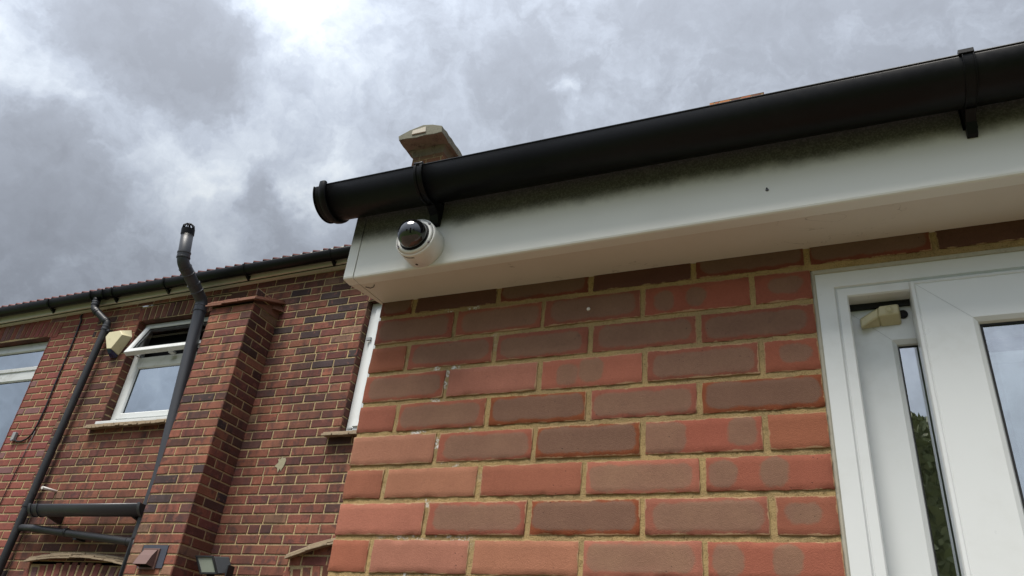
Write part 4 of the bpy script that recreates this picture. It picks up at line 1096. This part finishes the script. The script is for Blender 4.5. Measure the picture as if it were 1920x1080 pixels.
# interior
q = MB(); q.box(1.02, 3.1, .10, 2.6, ZG, .10); q.build('interior', M['render'], ext)
q = MB(); q.quad((1.30, .085, ZG+.2), (2.05, .085, ZG+.2), (2.05, .085, -.02), (1.30, .085, -.02)); q.build('door_blind', m_plain('pale_roller_blind', (.50,.53,.55), .8, .1, .1, (.4,.4,.4), 2), door)
q = MB(); q.box(1.06, 1.29, .088, .098, ZG+.2, .0); q.build('side_backing', m_plain('olive_backing_board', (.62,.63,.42), .8, .1, .6, (.62,.63,.50), 14), door)  # pale olive board added behind the side glass to lighten its dark reflection

# shock sensor on the side leaf
sn = thing('window_sensor', 'small cream wedge-shaped sensor fixed on the white side leaf beside the door', 'sensor', (1.12, .047, -.04))
q = MB(); yb = .0468; yf_ = .022
q.prism([(1.1195, yf_, -.0165), (1.1530, yf_, -.0150), (1.1535, yf_, -.0345), (1.1160, yf_, -.0360)],
        [(1.1230, yb, -.0030), (1.1570, yb, -.0030), (1.1560, yb, -.0470), (1.1200, yb, -.0480)])
q.prism([(1.0850, .028, -.0375), (1.1180, yf_+.001, -.0200), (1.1170, yf_+.001, -.0358), (1.0850, .028, -.0560)],
        [(1.0855, yb, -.0250), (1.1235, yb, -.0035), (1.1205, yb, -.0480), (1.0855, yb, -.0480)])
q.build('case', M['cream_sensor'], sn, bevel=.0035, bseg=3)
q = MB(); q.lathe((1.1370, .0216, -.0250), (0,-1,0), [(-.0002,.0080),(.0003,.0080),(.0003,.0066),(-.0006,.0064),(-.0006,.0056),(.0005,.0054),(.0005,0)], 24); q.build('button', M['cream_sensor'], sn)
q = MB(); q.lathe((1.1605, .0468, -.0255), (0,-1,0), [(0,.0085),(.003,.0085),(.003,.0072),(.0022,.0070),(.0022,0)], 24); q.build('grommet', M['dark_gap'], sn)

# ---------------------------------------------------------------- security camera
CXc, CZc = .1935, .1700; y0 = yfa(CXc)-.0003
sc = thing('security_camera', 'white dome security camera with smoked bubble fixed to the left end of the fascia', 'security camera', (CXc, y0, CZc))
q = MB(); q.lathe((CXc, y0, CZc), (0,-1,0), [(0,.0495),(.001,.0505),(.0440,.0502),(.0470,.0499),(.0488,.0488),(.0496,.0472)], 64)
q.build('housing', M['cam_white'], sc)
q = MB(); q.lathe((CXc, y0, CZc), (0,-1,0), [(.0496,.0472),(.0528,.0400),(.0533,.0388),(.0530,.0378),(.0515,.0372)], 64); q.build('front_ring', M['cam_white'], sc)
q = MB(); q.lathe((CXc, y0, CZc), (0,-1,0), [(.050,.0373),(.0535,.0370),(.0540,.0362),(.0540,.0350)], 64); q.build('gasket', M['dark_gap'], sc)
Rd = .0345
prof_ = [(.052, Rd), (.060, Rd)] + [(.060+Rd*.98*sin(a), Rd*cos(a)) for a in [pi/2*i/22 for i in range(1, 23)]]
prof_[-1] = (prof_[-1][0], 0.00001)
q = MB(); q.lathe((CXc, y0, CZc), (0,-1,0), prof_, 72); q.build('dome', M['dome'], sc)
for a in (RD(-28), RD(-150), RD(42), RD(138)):
    q = MB(); p = Vector((CXc+.0437*cos(a), y0-.0512, CZc+.0437*sin(a)))
    q.lathe(p, (0,-1,0), [(-.002,.0034),(.0006,.0034),(.0010,.0028),(.0010,.0013),(.0002,.0011),(.0002,0)], 16); q.build('screw', M['screw_steel'], sc)
q = MB(); a = RD(-97); p = Vector((CXc+.0500*cos(a), y0-.013, CZc+.0500*sin(a))); q.lathe(p, (cos(a),0,sin(a)), [(0,.0034),(.0006,.0034),(.0006,0)], 16); q.build('cable_plug', M['lettering'], sc)
# lettering wrapped on the underside of the housing
cu = bpy.data.curves.new('lettering', 'FONT'); cu.body = 'Panasonic'; cu.size = .0072; cu.align_x = 'CENTER'; cu.align_y = 'CENTER'; cu.offset = .00025; cu.extrude = 0
to = bpy.data.objects.new('tmp_text', cu); COL.objects.link(to)
dg = bpy.context.evaluated_depsgraph_get(); me = bpy.data.meshes.new_from_object(to.evaluated_get(dg)); bpy.data.objects.remove(to)
a0 = RD(-103)
for v in me.vertices:
    a = a0 + v.co.x/.0504; yy_ = y0-.0415-v.co.y
    v.co = Vector((CXc+.05055*cos(a), yy_, CZc+.05055*sin(a)))
me.materials.clear(); me.materials.append(M['lettering'])
to = bpy.data.objects.new('lettering', me); COL.objects.link(to); to.parent = sc; to.matrix_parent_inverse = Matrix.Translation(-sc.location)

# ================================================================== garden trees behind the viewer (seen in reflections)
def tree(x, y, h, rad, seed, label, column=False):
    r = random.Random(seed); T_ = thing('garden_tree', label, 'tree', (x, y, ZG), 'trees at the end of the garden')
    tb = MB(); tb.tube([(x, y, ZG), (x+.1, y, ZG+h*.3), (x-.1, y+.1, ZG+h*.7)], [.2, .15, .06], 10)
    for i in range(7):
        a = r.uniform(0, 2*pi); z = ZG+h*r.uniform(.3, .6); tb.tube([(x, y, z), (x+cos(a)*rad*.4, y+sin(a)*rad*.4, z+h*.15), (x+cos(a)*rad*.7, y+sin(a)*rad*.7, z+h*.22)], [.07, .045, .02], 6)
    tb.build('trunk', M['bark'], T_)
    cb = MB(); cl = [(x+r.gauss(0, rad*.45), y+r.gauss(0, rad*.45), ZG+h*r.uniform(.32, .93), r.uniform(.25, .5)*rad) for _ in range(26)]
    if column: cl = [(x+r.uniform(-.15,.15)*rad, y+r.uniform(-.2,.2)*rad, ZG+h*f_, rad*(1.05-.55*f_**3)*r.uniform(.75, 1.0)) for f_ in [i/26 for i in range(1, 26)]]
    for _ in range(30000 if column else 12000):
        c = r.choice(cl); d = Vector((r.gauss(0,1), r.gauss(0,1), r.gauss(0,1))).normalized()*c[3]*r.uniform(.55, 1.05)
        p = Vector(c[:3])+d; s_ = r.uniform(.05, .10); u = Vector((r.uniform(-1,1), r.uniform(-1,1), r.uniform(-1,1))).normalized(); v = u.cross(Vector((r.uniform(-1,1), r.uniform(-1,1), r.uniform(-1,1)))).normalized()
        cb.quad(p-u*s_, p-v*s_*.5, p+u*s_, p+v*s_*.5)
    cb.build('crown', M['leaf'], T_)
tree(1.75, -8.0, 5.1, .95, 1, 'dense column-shaped conifer behind the viewer, nearest the house', True)
tree(9.5, -13.5, 6.0, 2.2, 2, 'tall green garden tree at the far right behind the viewer')
tree(-3.6, -15, 5.2, 2.0, 3, 'lower bushy garden tree behind the viewer, to the left')
